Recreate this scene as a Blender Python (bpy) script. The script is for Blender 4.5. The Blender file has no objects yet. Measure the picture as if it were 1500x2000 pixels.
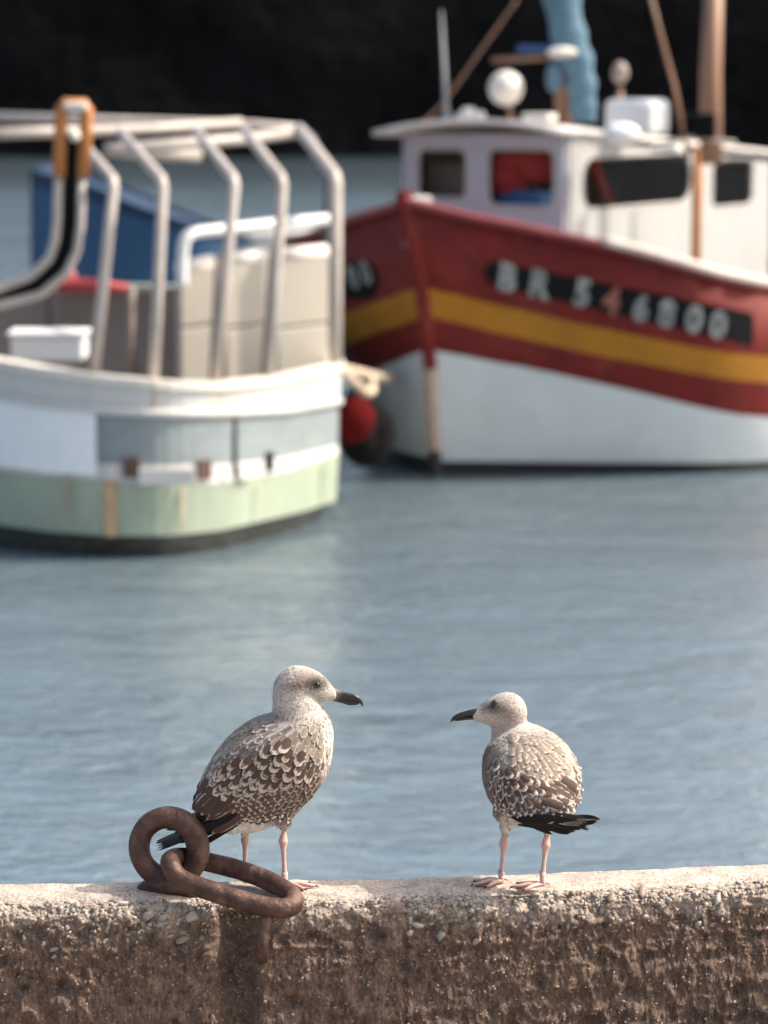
import bpy, bmesh, math, random
import numpy as np
from mathutils import Vector, Matrix, noise
from mathutils.bvhtree import BVHTree

random.seed(7); np.random.seed(7)
R = math.radians
scene = bpy.context.scene
COL = scene.collection

# ------------------------------------------------------------------ camera
HC = 2.52                         # eye above the water
F = 6000.0                        # focal length in units of a 1500-wide picture
P = math.atan(850 / F)
cam = bpy.data.cameras.new('camera'); camo = bpy.data.objects.new('camera', cam); COL.objects.link(camo)
camo.location = (0, 0, HC); camo.rotation_euler = (math.pi / 2 - P, 0, 0)
cam.sensor_fit = 'VERTICAL'; cam.sensor_height = 36; cam.lens = 108
cam.clip_end = 2000; cam.clip_start = .05
cam.dof.use_dof = True; cam.dof.focus_distance = 6.16; cam.dof.aperture_fstop = 3.3
scene.camera = camo

# ------------------------------------------------------------------ light
SUN = Vector((0.80, 0.04, 0.88)).normalized()
w = bpy.data.worlds.new('World'); scene.world = w; w.use_nodes = True
nt = w.node_tree
sky = nt.nodes.new('ShaderNodeTexSky'); sky.sky_type = 'NISHITA'; sky.sun_disc = False
sky.sun_elevation = math.asin(SUN.z); sky.sun_rotation = math.atan2(SUN.x, SUN.y)
sky.dust_density = 5.5; sky.air_density = 1.0; sky.ozone_density = 1.0
nt.links.new(sky.outputs[0], nt.nodes['Background'].inputs[0])
nt.nodes['Background'].inputs[1].default_value = 0.15
sun = bpy.data.lights.new('sun', 'SUN'); suno = bpy.data.objects.new('sun', sun); COL.objects.link(suno)
sun.energy = 3.1; sun.angle = R(.53); sun.color = (1, .95, .88)
suno.rotation_euler = (-SUN).to_track_quat('-Z', 'Y').to_euler()
scene.view_settings.view_transform = 'Standard'; scene.view_settings.look = 'None'
scene.view_settings.gamma = 1; scene.view_settings.exposure = 0.85
scene.view_settings.use_curve_mapping = False
scene.view_settings.use_white_balance = True; scene.view_settings.white_balance_temperature = 6700; scene.view_settings.white_balance_tint = 6
scene.cycles.use_denoising = True
scene.cycles.max_bounces = 8

# ------------------------------------------------------------------ measuring helpers
sp, cp = math.sin(P), math.cos(P)
def ray(px, py):
    a, b = px - 750, 1000 - py
    return Vector((a, b * sp + F * cp, b * cp - F * sp))
def at(px, py, Y):
    r = ray(px, py); t = Y / r.y
    return Vector((r.x * t, Y, HC + r.z * t))
def onz(px, py, z):
    r = ray(px, py); t = (z - HC) / r.z
    return Vector((r.x * t, r.y * t, z))
def onplane(px, py, o, n):
    r = ray(px, py); c = Vector((0, 0, HC)); t = (o - c).dot(n) / r.dot(n)
    return c + r * t
def proj(p):
    d = Vector(p) - Vector((0, 0, HC))
    f = d.y * cp - d.z * sp; u = d.y * sp + d.z * cp
    return 750 + F * d.x / f, 1000 - F * u / f
def lerp(a, b, t): return a + (b - a) * t
def smooth(a, b, x):
    t = min(1, max(0, (x - a) / (b - a))); return t * t * (3 - 2 * t)
def interp(x, xs, ys): return float(np.interp(x, xs, ys))

# ------------------------------------------------------------------ materials
def srgb(r, g, b):
    f = lambda c: (c / 255) / 12.92 if c <= 10 else (((c / 255) + .055) / 1.055) ** 2.4
    return (f(r), f(g), f(b))
_m = {}
def mat(name, col, rough=.6, metal=0, var=.15, scale=8, bump=0, bscale=60, dirt=None, dirt_amt=.5, dscale=3, stretch=(1, 1, 1), vcol=False, coat=0, spec=.5, bdist=.01):
    if name in _m: return _m[name]
    m = bpy.data.materials.new(name); m.use_nodes = True; _m[name] = m
    t = m.node_tree; N = t.nodes; L = t.links; b = N['Principled BSDF']
    b.inputs['Roughness'].default_value = rough; b.inputs['Metallic'].default_value = metal
    b.inputs['Specular IOR Level'].default_value = spec
    b.inputs['Coat Weight'].default_value = coat
    tc = N.new('ShaderNodeTexCoord'); mp = N.new('ShaderNodeMapping'); mp.inputs['Scale'].default_value = stretch
    L.new(tc.outputs['Object'], mp.inputs[0])
    n1 = N.new('ShaderNodeTexNoise'); n1.inputs['Scale'].default_value = scale; n1.inputs['Detail'].default_value = 6
    n1.inputs['Roughness'].default_value = .65
    L.new(mp.outputs[0], n1.inputs['Vector'])
    mr = N.new('ShaderNodeMapRange'); mr.inputs[1].default_value = .3; mr.inputs[2].default_value = .7
    mr.inputs[3].default_value = 1 - var; mr.inputs[4].default_value = 1 + var
    L.new(n1.outputs[0], mr.inputs[0])
    mx = N.new('ShaderNodeVectorMath'); mx.operation = 'SCALE'
    if vcol:
        a = N.new('ShaderNodeAttribute'); a.attribute_name = 'Col'; L.new(a.outputs['Color'], mx.inputs[0])
    else:
        mx.inputs[0].default_value = col
    L.new(mr.outputs[0], mx.inputs['Scale'])
    out = mx.outputs[0]
    if dirt:
        n2 = N.new('ShaderNodeTexNoise'); n2.inputs['Scale'].default_value = dscale; n2.inputs['Detail'].default_value = 8
        n2.inputs['Roughness'].default_value = .7
        L.new(mp.outputs[0], n2.inputs['Vector'])
        m2 = N.new('ShaderNodeMapRange'); m2.inputs[1].default_value = .5; m2.inputs[2].default_value = .72
        m2.inputs[4].default_value = dirt_amt
        L.new(n2.outputs[0], m2.inputs[0])
        mm = N.new('ShaderNodeMix'); mm.data_type = 'RGBA'; L.new(m2.outputs[0], mm.inputs[0])
        L.new(out, mm.inputs[6]); mm.inputs[7].default_value = (*dirt, 1)
        out = mm.outputs[2]
    L.new(out, b.inputs['Base Color'])
    if bump:
        n3 = N.new('ShaderNodeTexNoise'); n3.inputs['Scale'].default_value = bscale; n3.inputs['Detail'].default_value = 6
        L.new(mp.outputs[0], n3.inputs['Vector'])
        bp = N.new('ShaderNodeBump'); bp.inputs['Strength'].default_value = bump; bp.inputs['Distance'].default_value = bdist
        L.new(n3.outputs[0], bp.inputs['Height']); L.new(bp.outputs[0], b.inputs['Normal'])
    return m

# ------------------------------------------------------------------ mesh helpers
ORG = {}
def origin(o): return ORG.get(o.name, Vector((0, 0, 0)))
def tag(o, label=None, cat=None, group=None, kind=None):
    if label: o['label'] = label
    if cat: o['category'] = cat
    if group: o['group'] = group
    if kind: o['kind'] = kind
    return o
def empty(name, loc):
    o = bpy.data.objects.new(name, None); COL.objects.link(o); o.location = loc; o.empty_display_size = .1
    ORG[o.name] = Vector(loc); return o
class MB:
    def __init__(s): s.v = []; s.f = []; s.m = []; s.c = []; s.uv = []
    def add(s, v, f, m=0, col=None):
        b = len(s.v); s.v += [tuple(x) for x in v]; s.f += [tuple(i + b for i in q) for q in f]
        s.m += [m] * len(f)
        if col is not None: s.c += ([tuple(col)] * len(v) if not hasattr(col[0], '__len__') else [tuple(c) for c in col])
        return s
    def box(s, o, ux, uy, uz, m=0):
        o, ux, uy, uz = map(Vector, (o, ux, uy, uz))
        v = [o + ux * a + uy * b + uz * c for c in (0, 1) for b in (0, 1) for a in (0, 1)]
        return s.add(v, [(0, 2, 3, 1), (4, 5, 7, 6), (0, 1, 5, 4), (2, 6, 7, 3), (0, 4, 6, 2), (1, 3, 7, 5)], m)
    def tube(s, pts, rad, closed=False, n=12, m=0, flat=1, cap=True, up=None):
        pts = [Vector(p) for p in pts]; k = len(pts)
        rad = rad if hasattr(rad, '__len__') else [rad] * k
        vs = []; prev = Vector(up) if up else None
        for i in range(k):
            if closed: t = pts[(i + 1) % k] - pts[i - 1]
            else: t = pts[min(i + 1, k - 1)] - pts[max(i - 1, 0)]
            t.normalize()
            if prev is None:
                a = Vector((0, 0, 1)) if abs(t.z) < .9 else Vector((1, 0, 0))
            else: a = prev
            x = (a - t * a.dot(t)).normalized(); y = t.cross(x); prev = x
            for j in range(n):
                th = 2 * math.pi * j / n
                vs.append(pts[i] + x * math.cos(th) * rad[i] + y * math.sin(th) * rad[i] * flat)
        fs = []
        rng = k if closed else k - 1
        for i in range(rng):
            i2 = (i + 1) % k
            off = 0
            if closed and i == k - 1:      # match twist
                d = [(vs[j] - vs[i * n]).length for j in range(n)]; off = int(np.argmin(d))
            for j in range(n):
                fs.append((i * n + j, i * n + (j + 1) % n, i2 * n + (j + 1 + off) % n, i2 * n + (j + off) % n))
        if not closed and cap:
            fs.append(tuple(range(n))[::-1]); fs.append(tuple((k - 1) * n + j for j in range(n)))
        return s.add(vs, fs, m)
    def ball(s, c, r, sub=2, m=0, rot=None, col=None):
        r = r if hasattr(r, '__len__') else (r, r, r)
        v, f = ico(sub); c = Vector(c)
        vv = []
        for p in v:
            q = Vector((p[0] * r[0], p[1] * r[1], p[2] * r[2]))
            if rot is not None: q = rot @ q
            vv.append(c + q)
        return s.add(vv, f, m, col)
    def grid(s, rows, m=0, closed=False):
        nr = len(rows); nc = len(rows[0]); v = [p for r in rows for p in r]; f = []
        for i in range(nr - 1):
            for j in range(nc if closed else nc - 1):
                j2 = (j + 1) % nc
                f.append((i * nc + j, i * nc + j2, (i + 1) * nc + j2, (i + 1) * nc + j))
        return s.add(v, f, m)
    def build(s, name, mats, parent=None, smooth_=True, bevel=0, label=None, recalc=True):
        me = bpy.data.meshes.new(name)
        o0 = origin(parent) if parent else Vector((0, 0, 0))
        me.from_pydata([tuple(Vector(p) - o0) for p in s.v] if parent else s.v, [], s.f)
        mats = mats if isinstance(mats, (list, tuple)) else [mats]
        for q in mats: me.materials.append(q)
        if len(mats) > 1: me.polygons.foreach_set('material_index', s.m)
        if s.c:
            a = me.color_attributes.new('Col', 'FLOAT_COLOR', 'POINT')
            a.data.foreach_set('color', np.array([(c[0], c[1], c[2], 1) for c in s.c], 'f').ravel())
        if recalc:
            bm = bmesh.new(); bm.from_mesh(me); bmesh.ops.recalc_face_normals(bm, faces=bm.faces); bm.to_mesh(me); bm.free()
        me.update()
        if smooth_: me.shade_smooth() if hasattr(me, 'shade_smooth') else None
        o = bpy.data.objects.new(name, me); COL.objects.link(o)
        if parent:
            o.parent = parent; ORG[o.name] = o0
        if bevel:
            b = o.modifiers.new('b', 'BEVEL'); b.width = bevel; b.segments = 2; b.limit_method = 'ANGLE'; b.angle_limit = R(35)
            me.shade_flat()
            for p_ in me.polygons: p_.use_smooth = False
        if label: o['label'] = label
        return o
_ico = {}
def ico(sub):
    if sub not in _ico:
        bm = bmesh.new(); bmesh.ops.create_icosphere(bm, subdivisions=sub, radius=1)
        _ico[sub] = ([tuple(v.co) for v in bm.verts], [tuple(v.index for v in f.verts) for f in bm.faces]); bm.free()
    return _ico[sub]
def catmull(pts, n, closed=False):
    pts = [Vector(p) for p in pts]; k = len(pts); out = []
    rng = k if closed else k - 1
    for i in range(rng):
        g = (lambda j: pts[j % k]) if closed else (lambda j: pts[min(max(j, 0), k - 1)])
        p0, p1, p2, p3 = g(i - 1), g(i), g(i + 1), g(i + 2)
        for q in range(n):
            t = q / n
            out.append(.5 * ((2 * p1) + (p2 - p0) * t + (2 * p0 - 5 * p1 + 4 * p2 - p3) * t * t + (3 * p1 - p0 - 3 * p2 + p3) * t ** 3))
    if not closed: out.append(pts[-1])
    return out
def rrect(x0, y0, x1, y1, r, n=5):
    o = []
    for cx, cy, a0 in ((x1 - r, y0 + r, -90), (x1 - r, y1 - r, 0), (x0 + r, y1 - r, 90), (x0 + r, y0 + r, 180)):
        for i in range(n + 1):
            a = R(a0 + 90 * i / n); o.append((cx + r * math.cos(a), cy + r * math.sin(a)))
    return o
def plate(name, outer, holes, thick, o, ux, uy, material, parent, bevel=0):
    """flat plate with holes, outline in plane coordinates (metres)"""
    cu = bpy.data.curves.new('tmp', 'CURVE'); cu.dimensions = '2D'; cu.fill_mode = 'BOTH'; cu.extrude = thick / 2
    for pl in [outer] + holes:
        s = cu.splines.new('POLY'); s.points.add(len(pl) - 1); s.use_cyclic_u = True
        for i, p in enumerate(pl): s.points[i].co = (p[0], p[1], 0, 1)
    ob = bpy.data.objects.new('tmp', cu); COL.objects.link(ob)
    dg = bpy.context.evaluated_depsgraph_get(); me = bpy.data.meshes.new_from_object(ob.evaluated_get(dg))
    bpy.data.objects.remove(ob); bpy.data.curves.remove(cu)
    un = ux.cross(uy).normalized()
    vs = [o + ux * v.co.x + uy * v.co.y + un * v.co.z for v in me.vertices]
    fs = [tuple(p.vertices) for p in me.polygons]
    bpy.data.meshes.remove(me)
    return MB().add(vs, fs).build(name, material, parent, smooth_=False, recalc=False)
def text_mesh(s, bold=.02, shear=0):
    cu = bpy.data.curves.new('tmp', 'FONT'); cu.body = s; cu.size = 1; cu.offset = bold; cu.shear = shear; cu.resolution_u = 4
    ob = bpy.data.objects.new('tmp', cu); COL.objects.link(ob)
    dg = bpy.context.evaluated_depsgraph_get(); me = bpy.data.meshes.new_from_object(ob.evaluated_get(dg))
    bpy.data.objects.remove(ob)
    bm = bmesh.new(); bm.from_mesh(me); bmesh.ops.triangulate(bm, faces=bm.faces)
    bmesh.ops.subdivide_edges(bm, edges=[e for e in bm.edges if e.calc_length() > .25], cuts=1)
    bmesh.ops.triangulate(bm, faces=bm.faces)
    v = [tuple(q.co) for q in bm.verts]; f = [tuple(x.index for x in q.verts) for q in bm.faces]; bm.free()
    return v, f

# ------------------------------------------------------------------ water and far wall
def water_material():
    m = bpy.data.materials.new('harbour_water'); m.use_nodes = True; t = m.node_tree; N = t.nodes; L = t.links; b = N['Principled BSDF']
    b.inputs['Base Color'].default_value = (.115, .157, .185, 1); b.inputs['Roughness'].default_value = .06; b.inputs['IOR'].default_value = 2.7
    g = N.new('ShaderNodeNewGeometry')
    def nz(scale, st, det=3, rough=.5):
        mp = N.new('ShaderNodeMapping'); mp.inputs['Scale'].default_value = st; mp.inputs['Rotation'].default_value = (0, 0, R(8))
        L.new(g.outputs['Position'], mp.inputs[0])
        n = N.new('ShaderNodeTexNoise'); n.inputs['Scale'].default_value = scale; n.inputs['Detail'].default_value = det; n.inputs['Roughness'].default_value = rough
        n.inputs['Distortion'].default_value = .6
        L.new(mp.outputs[0], n.inputs[0]); return n.outputs[0]
    a = nz(9.5, (.6, 1.1, 1), 4, .6); c = nz(1.3, (.7, 1.2, 1), 2); d = nz(.35, (.6, 1, 1), 2)
    ad = N.new('ShaderNodeMath'); ad.operation = 'MULTIPLY_ADD'; L.new(c, ad.inputs[0]); ad.inputs[1].default_value = 1.8; L.new(a, ad.inputs[2])
    # gusts: calm and ruffled patches
    mr = N.new('ShaderNodeMapRange'); mr.inputs[1].default_value = .35; mr.inputs[2].default_value = .65; mr.inputs[3].default_value = .45; mr.inputs[4].default_value = 1.3; L.new(d, mr.inputs[0])
    bp = N.new('ShaderNodeBump'); bp.inputs['Distance'].default_value = .034
    L.new(ad.outputs[0], bp.inputs['Height'])
    sx = N.new('ShaderNodeSeparateXYZ'); L.new(g.outputs['Position'], sx.inputs[0])
    lee = N.new('ShaderNodeMapRange'); lee.interpolation_type = 'SMOOTHSTEP'; lee.inputs[1].default_value = 60; lee.inputs[2].default_value = 84; lee.inputs[3].default_value = 1; lee.inputs[4].default_value = .12; L.new(sx.outputs[1], lee.inputs[0])
    ml = N.new('ShaderNodeMath'); ml.operation = 'MULTIPLY'; L.new(mr.outputs[0], ml.inputs[0]); L.new(lee.outputs[0], ml.inputs[1]); L.new(ml.outputs[0], bp.inputs['Strength'])
    L.new(bp.outputs[0], b.inputs['Normal'])
    return m
WATER = water_material()
o = MB().add([(-300, 6.02, 0), (300, 6.02, 0), (300, 100, 0), (-300, 100, 0)], [(0, 1, 2, 3)]).build('water', WATER, recalc=False); tag(o, 'blue grey harbour water with soft ripples', kind='structure')

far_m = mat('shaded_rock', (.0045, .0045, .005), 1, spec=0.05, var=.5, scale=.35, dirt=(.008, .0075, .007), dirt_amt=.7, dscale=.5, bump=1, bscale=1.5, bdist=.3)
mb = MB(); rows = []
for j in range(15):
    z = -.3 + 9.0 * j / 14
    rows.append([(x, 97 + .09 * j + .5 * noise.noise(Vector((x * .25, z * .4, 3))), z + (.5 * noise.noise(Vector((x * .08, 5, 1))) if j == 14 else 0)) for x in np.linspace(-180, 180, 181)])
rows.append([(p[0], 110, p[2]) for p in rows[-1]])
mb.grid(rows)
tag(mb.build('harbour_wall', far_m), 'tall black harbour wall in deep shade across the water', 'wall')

# ------------------------------------------------------------------ quay wall
ZT = at(750, 1723, 6.0).z
FAR = [(-600, 1738), (90, 1731), (300, 1728), (700, 1723), (900, 1717), (1100, 1710), (1410, 1696), (1600, 1688), (2600, 1680)]
farp = [onz(x, y, ZT) for x, y in FAR]
fx = [p.x for p in farp]; fy = [p.y for p in farp]
def yfar(x): return interp(x, fx, fy)
TW = .125                                     # width of the top
prof = []                                     # (y offset from far edge, z offset)
for i in range(6): prof.append((.004 * i, -.03 * (1 - i / 5) ** 2))
for i in range(1, 34): prof.append((.02 - TW * i / 33, 0))
r0 = .035
for i in range(1, 16):
    a = R(90 * i / 15); prof.append((.02 - TW - r0 * math.sin(a), -r0 * (1 - math.cos(a))))
for i in range(1, 72): prof.append((.02 - TW - r0 - .0004 * i, -r0 - .0045 * i))
PA = np.array(prof); KI = np.arange(len(prof))
KS = list(np.arange(0, 33, .9)) + list(np.arange(33, 78, .55)) + list(np.arange(78, len(prof) - 1, 1.3)) + [len(prof) - 1]
xs = np.arange(-.86, .8601, .0026)
def hashy(x, y, z=0.0, s=1): return noise.noise(Vector((x * s, y * s, z * s)))
def wall_surface(x, k):
    """point, plus a push outward"""
    oy, oz = float(np.interp(k, KI, PA[:, 0])), float(np.interp(k, KI, PA[:, 1]))
    y = yfar(x) + oy; z = ZT + oz
    q = min(1, max(0, (k - 30) / 25))            # 0 on the top, 1 on the face
    px = 750 + x * 974
    arc = k * .0046
    n1 = noise.noise(Vector((x * 9, arc * 9, 2)));  n2 = noise.noise(Vector((x * 34, arc * 28, 5)))
    n3 = noise.noise(Vector((x * 90, arc * 45, 9))); n4 = noise.noise(Vector((x * 200, arc * 110, 19)))
    d = .003 * n1 * (1 + 2 * q) + .0030 * n2 * (.5 + 2.6 * q) + (.0035 * q + .0007) * n3 + (.0032 * q + .0007) * n4
    if k > 28:
        wob = .004 * n2
        (d1, d2, _, _), _p = noise.voronoi(Vector(((x + arc * .35 + wob) / .0155, (arc + wob) / .0105, 1)))
        (e1, e2, _, _), _p = noise.voronoi(Vector(((x - arc * .2) / .0070, arc / .0085, 5)))
        big = smooth(70, 45, k) * smooth(30, 40, k) * (.35 + .65 * smooth(-.15, .2, noise.noise(Vector((x * 7, arc * 3, 41))) + .25 * smooth(.02, .08, x) + .15 * (x < -.3)))
        d += big * (.0085 * min(.55, d2 - d1) - .002) + q * (.0042 * min(.5, e2 - e1) - .001)
    n6 = 1 - 2 * abs(noise.noise(Vector((x * 22 + arc * 9, arc * 30, 77)))); n7 = 1 - 2 * abs(noise.noise(Vector((x * 55 + arc * 20, arc * 60, 7))))
    d += q * (.009 * (n6 - .6) + .0045 * (n7 - .6))
    edge = math.exp(-((k - 38) / 9.0) ** 2)
    d -= edge * (.006 + .018 * max(0, noise.noise(Vector((x * 6, 1, 7))) + .15))
    if k > 12:
        n5 = noise.noise(Vector((x * 14, arc * 20, 31)))
        d -= max(0, n5 - .28) * .035 * q
    # broken notch under the link
    cr = 1 - abs(noise.noise(Vector((x * 5 + 3, arc * 38, 51)))) * 6
    cw = math.exp(-((k - 38) / 8.0) ** 2) * smooth(-.3, .3, noise.noise(Vector((x * 4, 9, 2))) + .5 * smooth(950, 1050, px))
    if cr > 0: d -= cr * .017 * cw
    gx = math.exp(-((px - 468) / 36) ** 4); d -= gx * .05 * smooth(42, 54, k)
    rx = math.exp(-((px - 790) / 6) ** 2); d -= rx * .006 * q
    if k <= 5: d *= .3
    if q < .5: return Vector((x, y - d * .3 * q, z + d))
    return Vector((x, y - d, z + d * .4 * (1 - q)))
rows = [[wall_surface(x, k) for x in xs] for k in KS]
wall_m = bpy.data.materials.new('pebbly_concrete'); wall_m.use_nodes = True
def build_wall_mat(m):
    t = m.node_tree; N = t.nodes; L = t.links; b = N['Principled BSDF']; b.inputs['Roughness'].default_value = .9
    a = N.new('ShaderNodeAttribute'); a.attribute_name = 'Col'
    g = N.new('ShaderNodeNewGeometry')
    def nz(sc, det=5, st=(1, 1, 1)):
        mp = N.new('ShaderNodeMapping'); mp.inputs['Scale'].default_value = st; L.new(g.outputs['Position'], mp.inputs[0])
        n = N.new('ShaderNodeTexNoise'); n.inputs['Scale'].default_value = sc; n.inputs['Detail'].default_value = det; L.new(mp.outputs[0], n.inputs[0]); return n
    n1 = nz(160, 4, (1, 1, .6)); n2 = nz(22, 6)
    mr = N.new('ShaderNodeMapRange'); L.new(n1.outputs[0], mr.inputs[0]); mr.inputs[1].default_value = .3; mr.inputs[2].default_value = .7; mr.inputs[3].default_value = .6; mr.inputs[4].default_value = 1.45
    mr2 = N.new('ShaderNodeMapRange'); L.new(n2.outputs[0], mr2.inputs[0]); mr2.inputs[1].default_value = .3; mr2.inputs[2].default_value = .7; mr2.inputs[3].default_value = .75; mr2.inputs[4].default_value = 1.2
    mu = N.new('ShaderNodeMath'); mu.operation = 'MULTIPLY'; L.new(mr.outputs[0], mu.inputs[0]); L.new(mr2.outputs[0], mu.inputs[1])
    s = N.new('ShaderNodeVectorMath'); s.operation = 'SCALE'; L.new(a.outputs['Color'], s.inputs[0]); L.new(mu.outputs[0], s.inputs['Scale'])
    L.new(s.outputs[0], b.inputs['Base Color'])
    n3 = nz(260, 5, (1, 1, .7)); bp = N.new('ShaderNodeBump'); bp.inputs['Strength'].default_value = .7; bp.inputs['Distance'].default_value = .004
    L.new(n3.outputs[0], bp.inputs['Height']); L.new(bp.outputs[0], b.inputs['Normal'])
build_wall_mat(wall_m)
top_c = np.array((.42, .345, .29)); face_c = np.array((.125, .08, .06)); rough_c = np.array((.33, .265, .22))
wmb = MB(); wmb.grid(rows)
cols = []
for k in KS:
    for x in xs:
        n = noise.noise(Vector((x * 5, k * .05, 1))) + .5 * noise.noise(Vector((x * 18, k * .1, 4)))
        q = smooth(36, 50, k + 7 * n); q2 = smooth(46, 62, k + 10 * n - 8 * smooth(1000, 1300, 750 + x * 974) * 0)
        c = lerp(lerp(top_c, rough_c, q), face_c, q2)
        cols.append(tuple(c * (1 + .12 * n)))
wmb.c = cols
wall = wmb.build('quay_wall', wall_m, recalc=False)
wall.data.flip_normals() if False else None
tag(wall, 'low weathered quay edge of pebbly concrete along the bottom, carrying gulls and ring', 'wall')
ORG[wall.name] = Vector((0, 0, 0))
# body of the quay behind and beside the finely broken stretch
ends = MB()
for sgn in (-1, 1):
    xx = [sgn * .857 + sgn * d for d in (0, 1, 3, 8, 30, 150)]
    pr = [(0.0, -2.4), (0.0, -.03), (.02, 0), (.02 - TW, 0), (.02 - TW - .035, -.035), (.02 - TW - .06, -.36)]
    ends.grid([[(x, yfar(x) + a, ZT + b_) for x in xx] for a, b_ in pr])
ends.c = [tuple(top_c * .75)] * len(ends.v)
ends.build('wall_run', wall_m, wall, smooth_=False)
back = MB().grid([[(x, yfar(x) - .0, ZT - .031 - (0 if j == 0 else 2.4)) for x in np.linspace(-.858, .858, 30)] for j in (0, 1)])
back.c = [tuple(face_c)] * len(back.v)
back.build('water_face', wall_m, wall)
gm = mat('quay_concrete', (.3, .26, .22), .9, var=.25, scale=3, bump=.6, bscale=40)
zg = ZT - .352
o = MB().add([(-150, -150, zg), (150, -150, zg), (150, 5.8, zg), (-150, 5.8, zg)], [(0, 1, 2, 3)]).build('quay_pavement', gm, recalc=False); tag(o, kind='structure')

# pebbles bedded in the broken edge
WX = np.array(xs)
def on_wall(x, k):
    p = wall_surface(x, k); a = wall_surface(x, min(k + 4, len(prof) - 1)); b_ = wall_surface(x, max(k - 4, 0))
    t = (a - b_).normalized(); n = t.cross(Vector((1, 0, 0))).normalized()
    if n.y > 0 or (k < 34 and n.z < 0): n = -n
    return p, n
pe_mats = [mat('pebble_%s' % n_, c, .55, var=.2, scale=60) for n_, c in (('pale', (.33, .28, .24)), ('grey', (.25, .225, .205)), ('brown', (.22, .16, .125)), ('white', (.40, .36, .33)), ('dark', (.14, .11, .09)))]
v0, f0 = ico(2)
pmesh = []
for q in range(10):
    me = bpy.data.meshes.new('pebble')
    me.from_pydata([tuple(Vector(v) * (1 + .5 * noise.noise(Vector(v) * 1.5 + Vector((q * 5, 0, 0))))) for v in v0], [], f0)
    me.shade_smooth(); me.materials.append(pe_mats[q % 5] if q < 5 else pe_mats[(0, 1, 2, 0, 1)[q - 5]]); pmesh.append(me)
rng = random.Random(3)
def rnd_rot(n):
    a = n.to_track_quat('Z', 'Y').to_matrix(); return a @ Matrix.Rotation(.7 + rng.gauss(0, .55), 3, 'Z') @ Matrix.Rotation(rng.gauss(0, .6), 3, 'X')
def dens(px):
    return .22 + .9 * math.exp(-((px - 230) / 190) ** 2) + 1.0 * smooth(780, 830, px) - .1 * (600 < px < 770)
cnt = 0; used = []
while cnt < 170:
    x = rng.uniform(-.76, .76); px = 750 + x * 974
    if rng.random() > dens(px): continue
    k = int(min(max(rng.gauss(47, 8), 37), 100)); 
    r = rng.uniform(.0045, .009) if rng.random() < .88 else rng.uniform(.009, .012)
    if any(abs(x - u[0]) < (r + u[2]) * .8 and abs(k - u[1]) * .0046 < (r + u[2]) * .75 for u in used): 
        if rng.random() < .93: continue
    used.append((x, k, r))
    p, n = on_wall(x, k)
    ob = bpy.data.objects.new('pebble', pmesh[rng.randrange(10)]); COL.objects.link(ob); ob.parent = wall
    rt = rnd_rot(n)
    M = rt.to_4x4(); M.translation = p - n * (r * .28)
    ob.matrix_world = M @ Matrix.Diagonal((r * rng.uniform(1, 1.5), r * rng.uniform(.6, .9), r * rng.uniform(.4, .65), 1))
    cnt += 1
for (px_, k_, r) in ((385, 51, .011), (365, 62, .010), (300, 50, .011), (1250, 45, .011), (1190, 47, .010)):
    p, n = on_wall((px_ - 750) / 974, k_)
    ob = bpy.data.objects.new('pebble', pmesh[(1, 0, 2)[px_ % 3]]); COL.objects.link(ob); ob.parent = wall
    M = rnd_rot(n).to_4x4(); M.translation = p + n * r * .25
    ob.matrix_world = M @ Matrix.Diagonal((r * 1.25, r * .85, r * .6, 1))
gv = []; gf = []; gc = []
v1, f1 = ico(1)
A1 = np.array(v1); nv = len(v1)
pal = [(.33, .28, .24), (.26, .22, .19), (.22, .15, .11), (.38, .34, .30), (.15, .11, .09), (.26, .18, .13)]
for i in range(4200):
    x = rng.uniform(-.8, .8); px = 750 + x * 974
    face = rng.random() < .6
    k = int(min(rng.uniform(46, 118), 118)) if face else int(min(max(rng.gauss(47, 7), 36), 70))
    if not face and rng.random() > dens(px) + .2: continue
    p, n = on_wall(x, k)
    r = rng.uniform(.0014, .0036) if face else rng.uniform(.0022, .0055)
    S = np.diag((r * rng.uniform(1, 1.5), r, r * rng.uniform(.5, .8)))
    rt = np.array(rnd_rot(n)); pts = (A1 * (1 + .35 * np.sin(A1[:, [1, 2, 0]] * 4 + i))) @ S.T @ rt.T + np.array(p - n * r * .1)
    gv.append(pts); gf.append(np.array(f1) + i * 0 + len(gv) * nv - nv)
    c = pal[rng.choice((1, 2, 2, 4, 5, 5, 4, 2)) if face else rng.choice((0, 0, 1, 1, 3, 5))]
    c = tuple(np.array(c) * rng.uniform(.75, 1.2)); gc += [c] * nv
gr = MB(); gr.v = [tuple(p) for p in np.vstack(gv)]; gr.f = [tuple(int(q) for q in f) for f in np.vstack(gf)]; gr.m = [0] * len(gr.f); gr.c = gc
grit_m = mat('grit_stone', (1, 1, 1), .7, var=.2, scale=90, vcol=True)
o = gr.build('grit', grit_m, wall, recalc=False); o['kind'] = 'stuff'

# ------------------------------------------------------------------ iron
rust = mat('rusty_iron', (.075, .037, .028), .55, metal=.3, var=.6, scale=22, bump=1.0, bscale=70, dirt=(.24, .14, .10), dirt_amt=.7, dscale=12, bdist=.004)
rng = random.Random(11)
def lumpy(pts, r, amp=.05):
    return [r * (1 + amp * noise.noise(Vector(p) * 30)) for p in pts]
c = at(329, 1656, 5.945); rr = .0610
ux = Vector((math.cos(R(-14)), math.sin(R(-14)), 0)); uz = Vector((0.03, .06, 1)).normalized()
ringpts = [c + ux * rr * 1.0 * math.cos(a) + uz * rr * 1.0 * math.sin(a) for a in np.linspace(0, 2 * math.pi, 97)[:-1]]
rad = [.0225 * (1 + .04 * noise.noise(p * 30)) * (1 + .06 * math.cos(a)) for p, a in zip(ringpts, np.linspace(0, 6.283, 97)[:-1])]
e = empty('mooring_ring', (c.x, c.y, ZT))
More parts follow.
